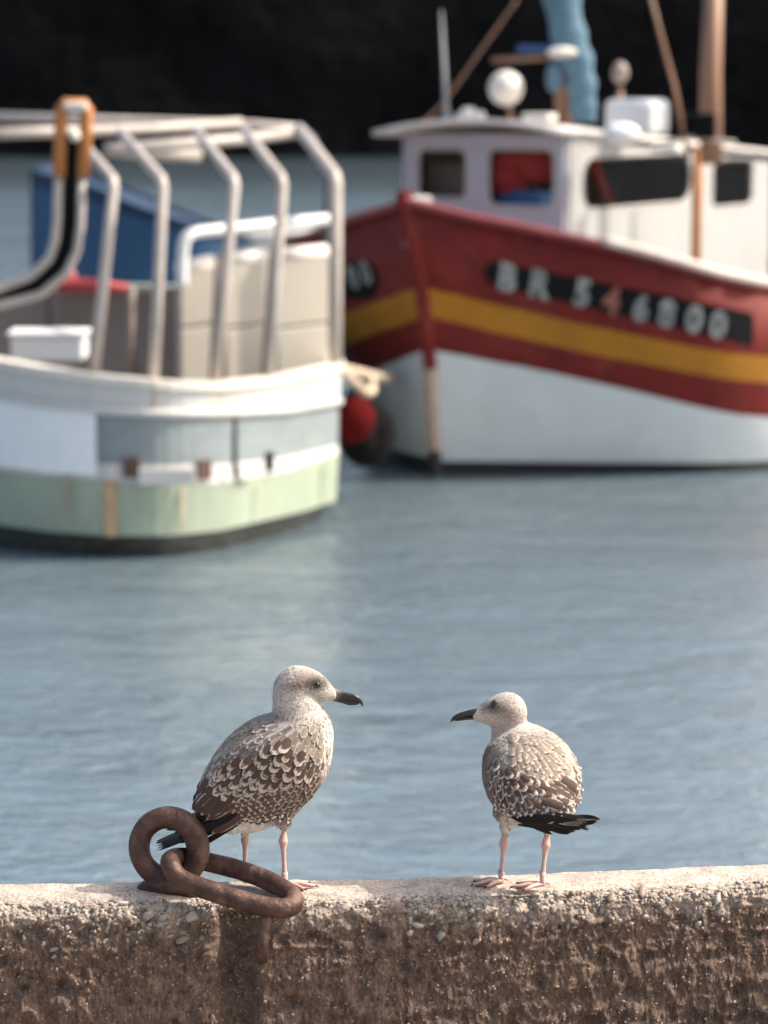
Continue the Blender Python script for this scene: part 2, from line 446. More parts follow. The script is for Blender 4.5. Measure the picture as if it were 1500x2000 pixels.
tag(e, 'thick rusty iron ring standing upright in the quay edge', 'mooring ring')
MB().tube(ringpts, rad, True, 24).build('ring', rust, e)
st = at(333, 1738, 5.93)
MB().tube([st + Vector((-.055, .02, -.012)), st + Vector((-.03, .01, .006)), st + Vector((0, 0, .012)), st + Vector((.035, -.01, .006)), st + Vector((.06, -.02, -.02))], [.02, .023, .024, .022, .018], n=14, flat=.8).build('eye_bolt', rust, e)
L_ = [(334, 1692, 5.875), (352, 1716, 5.862), (400, 1736, 5.845), (455, 1754, 5.832), (510, 1769, 5.822), (552, 1774, 5.822), (572, 1767, 5.835),
      (572, 1752, 5.865), (548, 1733, 5.90), (505, 1712, 5.945), (460, 1697, 5.975), (420, 1687, 5.985), (385, 1679, 5.98), (352, 1674, 5.945), (335, 1679, 5.905)]
pts = catmull([at(*q) for q in L_], 8, True)
e = empty('chain_link', at(460, 1740, 5.87)); tag(e, 'long rusty oval chain link threaded through the ring and leaning over the edge', 'chain link')
MB().tube(pts, [.0195 * (1 + .05 * noise.noise(p * 25)) for p in pts], True, 20).build('link', rust, e)
a, b_ = at(522, 1792, 5.822), at(512, 1850, 5.805)
e = empty('hanging_shackle', a); tag(e, 'dark rusty iron bar hanging below the tip of the chain link', 'iron bar')
MB().tube(catmull([a + Vector((-.004, .03, .004)), a, lerp(a, b_, .4), b_, b_ + Vector((0, .02, -.03))], 5), .0125, n=14).build('bar', rust, e)

# ------------------------------------------------------------------ gulls
MMP = 1 / 974.0
def feather_mesh(name, L, W, m, shape=0, cup=.22, lift=0.0, n=6):
    v = []; f = []; uv = []
    for i in range(n + 1):
        t = i / n
        if shape == 0: wd = math.sin(math.pi * min(1, t * .72 + .14)) ** .8 if t < .62 else (math.cos(math.pi / 2 * ((t - .62) / .38)) ** .55) * .98
        elif shape == 1: wd = (.75 + .25 * t) if t < .7 else max(.0, math.cos(math.pi / 2 * ((t - .7) / .3))) ** .6
        else: wd = (.6 + .6 * t) if t < .45 else max(0, 1 - ((t - .45) / .55) ** 1.6) * .87
        wd = max(wd, .03)
        for j, s in enumerate((-1, -.5, 0, .5, 1)):
            x = L * t; y = W / 2 * wd * s; z = -cup * W / 2 * (s * wd) ** 2 - lift * L * t * t
            v.append((x, y, z)); uv.append((.5 + .5 * s * wd, t))
    for i in range(n):
        for j in range(4):
            a = i * 5 + j; f.append((a, a + 5, a + 6, a + 1))
    me = bpy.data.meshes.new(name); me.from_pydata(v, [], f); me.materials.append(m)
    l = me.uv_layers.new(name='UVMap')
    for lp in me.loops: l.data[lp.index].uv = uv[lp.vertex_index]
    me.shade_smooth(); return me
def feather_mat(name, dark, pale, edge=.22, tipk=2.2, amp=.12, bars=0, rough=.75, fine=.25, base_pale=0):
    m = bpy.data.materials.new(name); m.use_nodes = True; t = m.node_tree; N = t.nodes; L = t.links; b = N['Principled BSDF']
    b.inputs['Roughness'].default_value = rough; b.inputs['Specular IOR Level'].default_value = .25
    b.inputs['Sheen Weight'].default_value = 0
    uv = N.new('ShaderNodeUVMap'); sx = N.new('ShaderNodeSeparateXYZ'); L.new(uv.outputs[0], sx.inputs[0])
    oi = N.new('ShaderNodeObjectInfo')
    def M(op, a, b_=None, c_=None):
        n = N.new('ShaderNodeMath'); n.operation = op
        for i, q in enumerate((a, b_, c_)):
            if q is None: continue
            if isinstance(q, (int, float)): n.inputs[i].default_value = q
            else: L.new(q, n.inputs[i])
        return n.outputs[0]
    u, v = sx.outputs[0], sx.outputs[1]
    ed = M('SUBTRACT', 1, M('ABSOLUTE', M('SUBTRACT', M('MULTIPLY', u, 2), 1)))      # 0 at side edges
    tp = M('MULTIPLY', M('SUBTRACT', 1, v), tipk)
    dist = M('MINIMUM', ed, tp)
    cb = N.new('ShaderNodeCombineXYZ'); L.new(M('ADD', M('MULTIPLY', u, 3.2), M('MULTIPLY', oi.outputs['Random'], 37)), cb.inputs[0]); L.new(M('MULTIPLY', v, 5), cb.inputs[1])
    n1 = N.new('ShaderNodeTexNoise'); n1.inputs['Scale'].default_value = 1.4; n1.inputs['Detail'].default_value = 3; L.new(cb.outputs[0], n1.inputs[0])
    nn = M('MULTIPLY', M('SUBTRACT', n1.outputs[0], .5), amp * 4)
    dd = M('ADD', dist, nn)
    if bars:
        # broken chevrons across the feather
        ch = M('SINE', M('ADD', M('MULTIPLY', M('ADD', v, M('MULTIPLY', ed, .22)), bars * 6.283), M('MULTIPLY', n1.outputs[0], 4)))
        dd = M('ADD', dd, M('MULTIPLY', M('SUBTRACT', ch, .15), -.24))
    mr = N.new('ShaderNodeMapRange'); mr.interpolation_type = 'SMOOTHSTEP'; L.new(dd, mr.inputs[0]); mr.inputs[1].default_value = edge - .15; mr.inputs[2].default_value = edge + .15
    mx = N.new('ShaderNodeMix'); mx.data_type = 'RGBA'; L.new(mr.outputs[0], mx.inputs[0]); mx.inputs[6].default_value = (*pale, 1); mx.inputs[7].default_value = (*dark, 1)
    # barbs
    bv = N.new('ShaderNodeCombineXYZ'); L.new(M('MULTIPLY', M('ADD', v, M('MULTIPLY', ed, -.18)), 55), bv.inputs[0]); L.new(M('ADD', M('MULTIPLY', u, 4), M('MULTIPLY', oi.outputs['Random'], 9)), bv.inputs[1])
    n2 = N.new('ShaderNodeTexNoise'); n2.inputs['Scale'].default_value = 1; n2.inputs['Detail'].default_value = 2; L.new(bv.outputs[0], n2.inputs[0])
    k = M('ADD', 1 - fine, M('MULTIPLY', n2.outputs[0], 2 * fine))
    k = M('MULTIPLY', k, M('ADD', .82, M('MULTIPLY', oi.outputs['Random'], .36)))
    sc = N.new('ShaderNodeVectorMath'); sc.operation = 'SCALE'; L.new(mx.outputs[2], sc.inputs[0]); L.new(k, sc.inputs['Scale'])
    L.new(sc.outputs[0], b.inputs['Base Color'])
    bp = N.new('ShaderNodeBump'); bp.inputs['Strength'].default_value = .35; bp.inputs['Distance'].default_value = .001; L.new(n2.outputs[0], bp.inputs['Height']); L.new(bp.outputs[0], b.inputs['Normal'])
    return m
DK = (.075, .045, .036); DK2 = (.035, .024, .021); BK = (.012, .010, .010)
PL = (.58, .52, .47); CR = (.55, .46, .385); WH = (.70, .67, .64)
FM = {
 'scapular': feather_mat('scapular_plumage', (.085, .05, .038), (.48, .41, .35), .36, 1.9, .15, bars=1.1),
 'shoulder': feather_mat('shoulder_plumage', (.25, .195, .16), (.52, .45, .39), .30, 2.0, .2),
 'mantle': feather_mat('mantle_plumage', (.16, .13, .115), (.46, .42, .39), .35, 1.8, .2),
 'covert': feather_mat('covert_plumage', (.10, .062, .05), (.48, .43, .385), .31, 1.5, .13),
 'greater': feather_mat('greater_covert_plumage', (.085, .055, .045), WH, .48, 1.6, .2, bars=1.8),
 'tertial': feather_mat('tertial_plumage', DK, (.46, .40, .35), .20, 4.0, .14, fine=.4),
 'primary': feather_mat('primary_plumage', BK, (.16, .14, .13), .02, 14, .02, rough=.85),
 'tail': feather_mat('tail_plumage', DK2, (.4, .36, .33), .05, 12, .08),
 'sunbleached': feather_mat('pale_back_plumage', (.27, .21, .17), (.47, .395, .33), .35, 1.8, .2),
}
FG = {}
def fmesh(cls, L, W, shape, cup=.3, lift=.0):
    key = (cls, round(L, 4), round(W, 4), shape)
    if key not in FG: FG[key] = feather_mesh('feather', L, W, FM[cls], shape, cup, lift, 5 if L < .03 else 8)
    return FG[key]
plum_m = mat('small_plumage', (1, 1, 1), .85, var=.12, scale=150, vcol=True, spec=.2)
skin_m = mat('gull_plumage_base', (1, 1, 1), .9, var=.16, scale=220, vcol=True, spec=.15, bump=.5, bscale=400, bdist=.002)
leg_m = mat('pink_leg_skin', (.56, .36, .31), .5, var=.18, scale=130, bump=.6, bscale=500, bdist=.001)
web_m = mat('pink_foot_web', (.42, .20, .18), .5, var=.15, scale=130, bump=.4, bscale=400, bdist=.001)
bill_m = mat('dark_horn_bill', (1, 1, 1), .28, var=.15, scale=200, vcol=True, spec=.5)
eye_m = mat('wet_dark_eye', (.008, .006, .005), .06, var=0, spec=.7)
claw_m = mat('black_claw', (.015, .012, .012), .4)

def spine_body(sections, subdiv=7):
    """sections: (px, py, depth offset m, r in picture plane px, r in depth px) -> spheres along a smooth spine"""
    P_ = [Vector((s[0], s[1], s[2])) for s in sections]
    A = catmull([Vector((s[0], s[1], s[2] * 1000)) for s in sections], subdiv)
    B = catmull([Vector((s[3], s[4], 0)) for s in sections], subdiv)
    return A, B
def inpoly(x, y, pl):
    c = False; j = len(pl) - 1
    for i in range(len(pl)):
        if (pl[i][1] > y) != (pl[j][1] > y) and x < (pl[j][0] - pl[i][0]) * (y - pl[i][1]) / (pl[j][1] - pl[i][1]) + pl[i][0]: c = not c
        j = i
    return c
def make_gull(cfg):
    Y0 = cfg['Y']
    def W3(px, py, d=0.0): return at(px, py, Y0 + d)
    mb = MB()
    for chain in cfg['chains']:
        A, B = spine_body(chain, 9)
        pos = [W3(a.x, a.y, a.z / 1000) for a in A]
        for i, (p, b) in enumerate(zip(pos, B)):
            T = (pos[min(i + 1, len(pos) - 1)] - pos[max(i - 1, 0)]).normalized()
            side = T.cross(Vector((0, 0, 1)))
            if side.length < .05: side = Vector((0, 1, 0))
            # side ~ horizontal, up = perpendicular in the vertical plane
            side = cfg.get('side', side) if False else side.normalized()
            if chain is cfg['chains'][0] and cfg.get('depth_side'): side = (Vector((0, 1, 0)) - T * T.y).normalized()
            up = side.cross(T).normalized()
            rot = Matrix((T, side, up)).transposed()
            mb.ball(p, (min(b.x, b.y) * MMP * .75, b.y * MMP, b.x * MMP), 3, rot=rot)
    tmp = mb.build('tmp', skin_m)
    rm = tmp.modifiers.new('r', 'REMESH'); rm.mode = 'VOXEL'; rm.voxel_size = .0028
    sm = tmp.modifiers.new('s', 'SMOOTH'); sm.iterations = 9; sm.factor = .6
    dg = bpy.context.evaluated_depsgraph_get(); me = bpy.data.meshes.new_from_object(tmp.evaluated_get(dg))
    bpy.data.objects.remove(tmp)
    root = empty('gull', (W3(*cfg['base']).x, W3(*cfg['base']).y, ZT))
    tag(root, cfg['label'], 'gull', 'young gulls standing on the quay edge')
    org = ORG[root.name]
    vs = [v.co.copy() for v in me.vertices]; fs = [tuple(p.vertices) for p in me.polygons]
    bvh = BVHTree.FromPolygons(vs, fs)
    # soft feather relief
    colf = cfg['color']
    me.vertices.foreach_get
    nrm = [v.normal.copy() for v in me.vertices]
    cols = []
    for v, n in zip(vs, nrm):
        px, py = proj(v); cols.append(colf(px, py, v.y - Y0, n))
    b = MB(); b.add(vs, fs, 0, cols); body = b.build('body', skin_m, root, recalc=False)
    # ---------------- small contour feathers
    flow = cfg['flow']
    bodyfl = MB(); rg = random.Random(cfg['seed'])
    tri = [(vs[f[0]], vs[f[1]], vs[f[2]], f) for f in fs]
    areas = np.array([((t[1] - t[0]).cross(t[2] - t[0])).length for t in tri]); cum = np.cumsum(areas); tot = cum[-1]
    NF = cfg['nfluff']
    picks = np.searchsorted(cum, np.random.RandomState(cfg['seed']).rand(NF) * tot)
    for ix in picks:
        f = tri[int(ix)][3]; wts = [rg.random() for _ in f]; sw = sum(wts)
        p = sum((vs[i] * (q / sw) for i, q in zip(f, wts)), Vector()); n = sum((nrm[i] for i in f), Vector()).normalized()
        px, py = proj(p); d = p.y - Y0
        fl = flow(px, py, d, n); 
        fl = (fl - n * fl.dot(n))
        if fl.length < .05: continue
        fl.normalize(); s = n.cross(fl)
        L, Wd, lift = cfg['fluff'](px, py, d)
        if inpoly(px, py, cfg['wing_outline']) and rg.random() < .8: continue
        if L <= 0: continue
        L *= rg.uniform(.8, 1.25); fl = (fl + s * rg.gauss(0, .12)).normalized(); s = n.cross(fl)
        base = Vector(colf(px, py, d, n, True)); k = rg.uniform(.85, 1.15)
        tipc = Vector(cfg['tip'](px, py, d, base, rg)); 
        o = p - n * .0006
        def q(a, bb, h): return o + fl * (a * L) + s * (bb * Wd) + n * h
        V = [q(0, 0, 0), q(.35, .5, L * lift * .25), q(.35, -.5, L * lift * .25), q(.4, 0, L * lift * .5 + Wd * .12), q(.78, .42, L * lift * .7), q(.78, -.42, L * lift * .7), q(1.0, 0, L * lift)]
        bc = tuple(base * k); tc = tuple(tipc * k)
        bodyfl.add(V, [(0, 1, 3), (0, 3, 2), (1, 4, 3), (3, 5, 2), (3, 4, 6), (3, 6, 5)], 0, [bc, bc, bc, bc, tc, tc, tc])
    o = bodyfl.build('plumage', plum_m, root, recalc=False); o['kind'] = 'stuff'
    # ---------------- flight and covert feathers: rows on the wings
    hits = {}
    wings = {}
    for side in (1, -1):
        wings[side] = None
    wing_count = {1: 0, -1: 0}
    def surf(px, py, side):
        target = W3(px, py, 0); dr = Vector((0, 1, 0)) * side
        h = bvh.ray_cast(target - dr * .6, dr)
        if h[0] is None:
            h2 = bvh.find_nearest(target)
            return h2[0], h2[1], False
        return h[0], h[1], True
    for side in (1, -1):
        # the wing's own surface: a thin shell over the folded wing
        poly = cfg['wing_outline']
        sh = MB(); cx = sum(p[0] for p in poly) / len(poly); cy = sum(p[1] for p in poly) / len(poly)
        rows = []
        outl = catmull([Vector((p[0], p[1], 0)) for p in poly], 5, True)
        for t in np.linspace(0, 1, 9):
            rr_ = []
            for p in outl:
                q = (lerp(cx, p.x, t), lerp(cy, p.y, t)); h, n, ok = surf(q[0], q[1], side)
                if n.dot(Vector((0, -side, 0))) < 0: n = -n
                rr_.append(h + n * (.0025 * (1 - t ** 3) - .0015 * t))
            rows.append(rr_)
        sh.grid(rows, closed=True)
        sh.c = [(.10, .068, .055)] * len(sh.v)
        wing = sh.build('wing', skin_m, root, recalc=True); wings[side] = wing
        rf = random.Random(cfg['seed'] + 5)
        for row in cfg['rows']:
            if side == -1 and row.get('near_only'): continue
            if side == 1 and row.get('far_only'): continue
            T0, T1, B0, B1 = row['quad']; na, nb = row['n']
            for ib in range(nb):
                for ia in range(na):
                    a_ = (ia + (.5 if ib % 2 else 0) + rf.uniform(-.22, .22)) / max(1, na - .5); b__ = (ib + rf.uniform(-.2, .2)) / max(1, nb - 1) if nb > 1 else 0
                    tx = lerp(lerp(T0[0], T1[0], a_), lerp(B0[0], B1[0], a_), b__); ty = lerp(lerp(T0[1], T1[1], a_), lerp(B0[1], B1[1], a_), b__)
                    if wing_count[side] >= 298: continue
                    h, n, ok = surf(tx, ty, side)
                    if n.dot(Vector((0, -side, 0))) < -.05 and ok: n = -n
                    fa0, fa1 = row['flow']; fx_, fz_ = lerp(fa0[0], fa1[0], a_), lerp(fa0[1], fa1[1], a_)
                    if 'flowb' in row:
                        fx_ = lerp(fx_, row['flowb'][0], b__); fz_ = lerp(fz_, row['flowb'][1], b__)
                    fdy = row.get('fdy', 0) * side
                    D = Vector((fx_, fdy, fz_)); D = D - n * D.dot(n) * row.get('tan', 1); D.normalize()
                    s_ = n.cross(D).normalized(); N2 = D.cross(s_).normalized()
                    if N2.dot(n) < 0: N2 = -N2; s_ = -s_
                    tilt = row.get('tilt', 4) + rf.uniform(-2, 2)
                    D2 = (D * math.cos(R(tilt)) + N2 * math.sin(R(tilt))).normalized()
                    D2 = (D2 + s_ * rf.gauss(0, row.get('jit', .07))).normalized()
                    S2 = N2.cross(D2).normalized(); N3 = D2.cross(S2)
                    Lf = lerp(row['L'][0], row['L'][1], a_) * MMP; Lq = round(Lf / .004) * .004
                    sc = Lf / Lq * rf.uniform(.92, 1.1)
                    Wf = row['W'] * MMP
                    me_ = fmesh(row['cls'], Lq, Wf, row.get('shape', 0), row.get('cup', .35), row.get('lift', .06))
                    M_ = Matrix((D2, S2, N3)).transposed().to_4x4()
                    M_.translation = h + N2 * (row.get('h', .001)) - org
                    ob = bpy.data.objects.new('feather', me_); COL.objects.link(ob); ob.parent = wing
                    ob.matrix_local = M_ @ Matrix.Diagonal((sc, sc * rf.uniform(.92, 1.08), sc, 1))
                    wing_count[side] += 1
    # tail
    tl = None
    tb = MB()
    t0, t1 = W3(*cfg['tail'][0]), W3(*cfg['tail'][1])
    nt_ = 7
    ax = (t1 - t0); Lt = ax.length; ax.normalize(); sd = cfg['tail_side'].normalized(); sd = (sd - ax * sd.dot(ax)).normalized(); upv = ax.cross(sd).normalized()
    if upv.z < 0: upv = -upv
    tb.ball(t0, (.022, .016, .012), 2); tb.c = [(.5, .46, .43)] * len(tb.v)
    tail = tb.build('tail', skin_m, root)
    for i in range(nt_):
        q = (i - (nt_ - 1) / 2) / ((nt_ - 1) / 2)
        D = (ax + sd * q * .10).normalized(); s_ = upv.cross(D).normalized(); n = D.cross(s_)
        if n.z < 0: n = -n; s_ = -s_
        M_ = Matrix((D, s_, n)).transposed().to_4x4(); M_.translation = t0 + sd * q * .016 + upv * (.004 * (1 - abs(q)) + i * .0006) - org
        ob = bpy.data.objects.new('feather', fmesh('tail', round(Lt, 3), .028, 0, .15, .02)); COL.objects.link(ob); ob.parent = tail; ob.matrix_local = M_
    # undertail / vent coverts: soft pale feathers
    # ---------------- bill
    bl = cfg['bill']
    for nm, secs in (('upper_bill', bl['upper']), ('lower_bill', bl['lower'])):
        m2 = MB(); pts = []; 
        cc = catmull([Vector((s[0], s[1], s[2] * 1000)) for s in secs], 5); rr2 = catmull([Vector((s[3], s[4], 0)) for s in secs], 5)
        rows = []; colr = []
        for i, (c_, r_) in enumerate(zip(cc, rr2)):
            p = W3(c_.x, c_.y, c_.z / 1000); T = W3(cc[min(i + 1, len(cc) - 1)].x, cc[min(i + 1, len(cc) - 1)].y, cc[min(i + 1, len(cc) - 1)].z / 1000) - W3(cc[max(i - 1, 0)].x, cc[max(i - 1, 0)].y, cc[max(i - 1, 0)].z / 1000)
            T.normalize(); sdv = T.cross(Vector((0, 0, 1))).normalized(); up_ = sdv.cross(T).normalized()
            tt = i / (len(cc) - 1)
            base = Vector(bl['basec']); tipv = Vector((.014, .012, .012)); colv = base.lerp(tipv, smooth(*bl['grad'], tt))
            for j in range(14):
                th = 6.2832 * j / 14
                rows.append(p + sdv * math.cos(th) * r_.y * MMP + up_ * math.sin(th) * r_.x * MMP); colr.append(tuple(colv))
        n_ = len(cc); ff = [(i * 14 + j, i * 14 + (j + 1) % 14, (i + 1) * 14 + (j + 1) % 14, (i + 1) * 14 + j) for i in range(n_ - 1) for j in range(14)]
        ff += [tuple(range(14))[::-1], tuple((n_ - 1) * 14 + j for j in range(14))]
        m2.add(rows, ff, 0, colr); m2.build(nm, bill_m, root)
    # ---------------- eyes
    for side in (1, -1):
        ex, ey = cfg['eye']; p = W3(ex, ey); h = bvh.ray_cast(p - Vector((0, side * .5, 0)), Vector((0, side, 0)))
        if h[0] is None: continue
        c_ = h[0] + Vector((0, side * .0035, 0))
        MB().ball(c_, .0072, 3).build('eye', eye_m, root)
        rp = [c_ + Vector((math.cos(a) * .0066, -side * .0034, math.sin(a) * .0058)) for a in np.linspace(0, 6.2832, 25)[:-1]]
        rb = MB(); rb.tube(rp, .0009, True, 6); rb.c = [(.12, .09, .08)] * len(rb.v); rb.build('eyelid', skin_m, root)
    # ---------------- legs
    for lg in cfg['legs']:
        hip, knee, ankle = [W3(*q) for q in lg['pts']]
        lm = MB()
        sh_ = catmull([hip + (hip - knee) * .35, hip, lerp(hip, knee, .6), knee, lerp(knee, ankle, .25), lerp(knee, ankle, .6), lerp(knee, ankle, .92), ankle], 5)
        rads = np.interp(np.linspace(0, 7, len(sh_)), range(8), [.008, .006, .0050, .0096, .0053, .0042, .0052, .0074])
        lm.tube(sh_, list(rads), n=14)
        leg = lm.build('leg', leg_m, root)
        # foot: three toes, webs, hind toe
        zb = lg['zb']
        a0 = Vector((ankle.x, ankle.y, zb + .006))
        ft = MB(); tips = []
        heading = lg['dir']
        for da, Ln in ((-30, .052), (2, .062), (32, .05)):
            d = Vector((math.cos(R(heading + da)), math.sin(R(heading + da)), 0)); tip = a0 + d * Ln; tip.z = zb + .0035
            mid = lerp(a0, tip, .5); mid.z = zb + .0075
            ft.tube([ankle + Vector((0, 0, .006)), a0, lerp(a0, mid, .5) + Vector((0, 0, .001)), mid, lerp(mid, tip, .5), tip], [.0062, .0062, .0048, .0046, .0036, .0026], n=10)
            tips.append((mid, tip))
        d = Vector((math.cos(R(heading + 180)), math.sin(R(heading + 180)), 0))
        ft.tube([a0 + Vector((0, 0, .004)), a0 + d * .01 + Vector((0, 0, .003)), a0 + d * .016], [.004, .003, .0015], n=8)
        foot = ft.build('foot', leg_m, leg)
        wb = MB()
        for (m0, p0), (m1, p1) in ((tips[0], tips[1]), (tips[1], tips[2])):
            e0, e1 = lerp(m0, p0, .85), lerp(m1, p1, .85); ec = lerp(lerp(e0, e1, .5), a0, .18)
            top = [a0, m0, e0, ec, e1, m1]
            top = [q - Vector((0, 0, .0022)) for q in top]; bot = [q - Vector((0, 0, .0018)) for q in top]
            wb.add(top + bot, [(0, 1, 2, 3), (0, 3, 4, 5), (6, 9, 8, 7), (6, 11, 10, 9), (1, 7, 8, 2), (2, 8, 9, 3), (3, 9, 10, 4), (4, 10, 11, 5), (5, 11, 6, 0), (0, 6, 7, 1)], 0)
        wb.build('web', web_m, leg)
        for (m0, p0) in tips:
            dd = (p0 - m0).normalized(); MB().tube([p0 - dd * .003, p0 + dd * .002 + Vector((0, 0, .0008)), p0 + dd * .006 - Vector((0, 0, .002))], [.0026, .002, .0004], n=8).build('claw', claw_m, leg)
    return root

def nz3(px, py, s, k=0): return noise.noise(Vector((px * s, py * s, k)))
def mixc(a, b, t): return tuple(a[i] + (b[i] - a[i]) * t for i in range(3))
def ell(px, py, cx, cy, rx, ry, p=1.0): 
    return math.exp(-(((px - cx) / rx) ** 2 + ((py - cy) / ry) ** 2) ** p)

# ---- gull on the left, facing right
def colL(px, py, d, n, fluff=False):
    c = (.62, .56, .515)
    head = smooth(1405, 1380, py)
    # brownish streaking on neck, flank, breast
    st = .5 + .5 * nz3(px, py, .09) + .35 * nz3(px, py, .25, 4)
    body = (.44, .385, .34)
    body = mixc(body, (.16, .105, .085), min(1, max(0, .75 * smooth(1480, 1550, py) * smooth(470, 560, px) + .4 * (st - .45))))
    body = mixc(body, (.17, .14, .125), ell(px, py, 545, 1394, 48, 14) * .85 * (.6 + .5 * nz3(px, py, .15, 6)))
    body = mixc(body, (.26, .22, .195), ell(px, py, 622, 1420, 14, 30) * .6)
    body = mixc(body, (.20, .17, .15), smooth(570, 520, px) * smooth(1500, 1440, py) * (.75 + .5 * nz3(px, py, .12, 2)))
    body = mixc(body, (.72, .68, .63), smooth(1592, 1612, py) * .9 * smooth(620, 520, px))
    body = mixc(body, (.66, .62, .59), smooth(625, 645, px) * smooth(1500, 1460, py) * .6)
    if head > 0:
        h = (.50, .455, .42)
        h = mixc(h, (.24, .19, .165), .85 * ell(px, py, 588, 1318, 34, 12))
        h = mixc(h, (.36, .32, .29), 1.0 * min(1, max(0, nz3(px * .8, py * .5, .3, 8) + .15)))
        h = mixc(h, (.30, .255, .225), .8 * min(1, max(0, nz3(px, py * .45, .11, 18) + .05)))
        h = mixc(h, (.17, .125, .105), 1.0 * ell(px, py, 581, 1338, 17, 12))
        h = mixc(h, (.04, .027, .023), min(1, 1.0 * ell(px, py, 617, 1335, 30, 16, 1.3)))
        h = mixc(h, (.46, .42, .40), .45 * smooth(560, 530, px))
        c = mixc(body, h, head)
    else: c = body
    return c
def flowL(px, py, d, n):
    if py < 1385: return Vector((-.85, 0, -.35 - .5 * smooth(600, 540, px)))
    if py < 1430: return Vector((-.45, 0, -.85))
    return Vector((-.70, 0, -.60))
def fluffL(px, py, d):
    if (px - 620) ** 2 + (py - 1333) ** 2 < 90: return 0, 0, 0
    if px > 643 and py < 1390: return .004, .002, .1
    if py < 1390: return .0085, .003, .10
    if py > 1608 and (px > 535 or 470 < px < 500): return .009, .004, .2
    if py > 1592: return .016, .006, .2
    if px > 600: return .012, .005, .13
    return .013, .0055, .12
def tipL(px, py, d, base, rg):
    if py < 1390: return base * rg.choice((.5, .8, 1, 1.12, 1.2))
    if py > 1592 and px < 560: return base * rg.choice((.9, 1.05, 1.1))
    if py > 1430: return base * rg.choice((.6, .75, 1.05, 1.15))
    return base * rg.choice((.6, .85, 1.1))
zL = ZT
gullL = dict(seed=1, Y=5.985, base=(520, 1722), label='young gull on the left facing right, brown mottled wings, behind the iron ring',
    depth_side=True,
    chains=[
      [(396, 1597, -.0, 20, 22), (425, 1575, 0, 48, 40), (460, 1545, 0, 76, 62), (508, 1512, 0, 96, 78), (556, 1474, 0, 93, 80), (583, 1434, 0, 69, 66), (583, 1400, 0, 53, 50), (578, 1372, 0, 46, 44)],
      [(578, 1380, 0, 44, 42), (576, 1350, 0, 43, 41), (584, 1342, 0, 43, 40), (602, 1341, 0, 36, 34), (620, 1345, 0, 28, 27), (636, 1352, 0, 19, 19), (650, 1358, 0, 12, 12)],
      [(415, 1604, 0, 14, 20), (450, 1602, 0, 24, 30), (490, 1595, 0, 28, 36), (530, 1582, 0, 28, 40), (570, 1565, 0, 22, 36)],
      [(560, 1580, -.022, 20, 20), (558, 1600, -.022, 14, 14), (556, 1614, -.022, 8.5, 8.5)],
      [(484, 1596, .03, 20, 20), (482, 1614, .03, 13, 13), (480, 1628, .03, 8, 8)],
    ],
    color=colL, flow=flowL, fluff=fluffL, tip=tipL, nfluff=15000,
    wing_outline=[(640, 1450), (645, 1500), (618, 1568), (560, 1594), (470, 1600), (420, 1592), (398, 1560), (408, 1492), (455, 1438), (545, 1402), (600, 1408)],
    rows=[
      dict(cls='tail', quad=((452, 1585), (440, 1594), (452, 1585), (440, 1594)), n=(3, 1), flow=((-.82, -.50), (-.86, -.45)), L=(108, 100), W=16, shape=1, tilt=1, tan=.4, h=.001),
      dict(cls='primary', quad=((470, 1574), (428, 1582), (470, 1596), (440, 1602)), n=(4, 2), flow=((-.80, -.52), (-.84, -.44)), L=(110, 104), W=17, shape=1, tilt=1, tan=.45, h=.003),
      dict(cls='tertial', quad=((455, 1536), (410, 1532), (475, 1580), (438, 1578)), n=(4, 3), flow=((-.72, -.62), (-.72, -.62)), L=(66, 56), W=23, shape=0, tilt=4, tan=.8, h=.005),
      dict(cls='greater', quad=((606, 1566), (470, 1580), (590, 1580), (458, 1594)), n=(11, 2), flow=((-.55, -.7), (-.78, -.5)), L=(20, 30), W=13, tilt=3.5, h=.003),
      dict(cls='covert', quad=((634, 1478), (440, 1546), (606, 1568), (462, 1584)), n=(14, 8), flow=((-.42, -.85), (-.72, -.62)), L=(17, 23), W=13, tilt=4, h=.0035),
      dict(cls='tertial', quad=((470, 1500), (404, 1520), (474, 1522), (414, 1540)), n=(4, 2), flow=((-.72, -.6), (-.7, -.66)), L=(44, 40), W=24, tilt=3.5, h=.006),
      dict(cls='mantle', quad=((545, 1392), (412, 1488), (580, 1420), (425, 1502)), n=(10, 4), flow=((-.75, -.6), (-.66, -.7)), L=(26, 28), W=15, tilt=3.5, h=.002),
      dict(cls='scapular', quad=((572, 1428), (432, 1490), (612, 1484), (455, 1526)), n=(8, 5), flow=((-.52, -.8), (-.74, -.6)), L=(31, 36), W=21, tilt=5, h=.006),
      dict(cls='shoulder', quad=((612, 1408), (540, 1432), (642, 1452), (578, 1460)), n=(6, 5), flow=((-.4, -.85), (-.6, -.75)), L=(20, 24), W=15, tilt=3.5, h=.004),
    ],
    tail=((432, 1600, .0), (304, 1652, -.01)), tail_side=Vector((.1, 1, .1)),
    bill=dict(basec=(.30, .22, .20), grad=(.06, .36),
      upper=[(640, 1353, 0, 10, 8), (652, 1354.5, 0, 9.6, 7.4), (666, 1357.8, 0, 8.4, 6), (680, 1361, 0, 8, 5.4), (692, 1364, 0, 7.8, 4.6), (701, 1368, 0, 5.6, 3.2), (706, 1373, 0, 3, 1.8), (708.3, 1380, 0, 1, .7)],
      lower=[(638, 1362, 0, 7, 7), (652, 1365, 0, 5.2, 6), (668, 1368.5, 0, 4.8, 4.8), (682, 1372.5, 0, 5, 4), (693, 1374, 0, 3.2, 3), (701, 1374.5, 0, 1.2, 1.4)]),
    eye=(619.5, 1333),
    legs=[dict(pts=[(557, 1600, -.022), (553, 1643, -.02), (556, 1708, -.02)], zb=zL, dir=-8),
          dict(pts=[(480, 1612, .03), (479, 1640, .03), (478, 1704, .025)], zb=zL, dir=-5)])
make_gull(gullL)

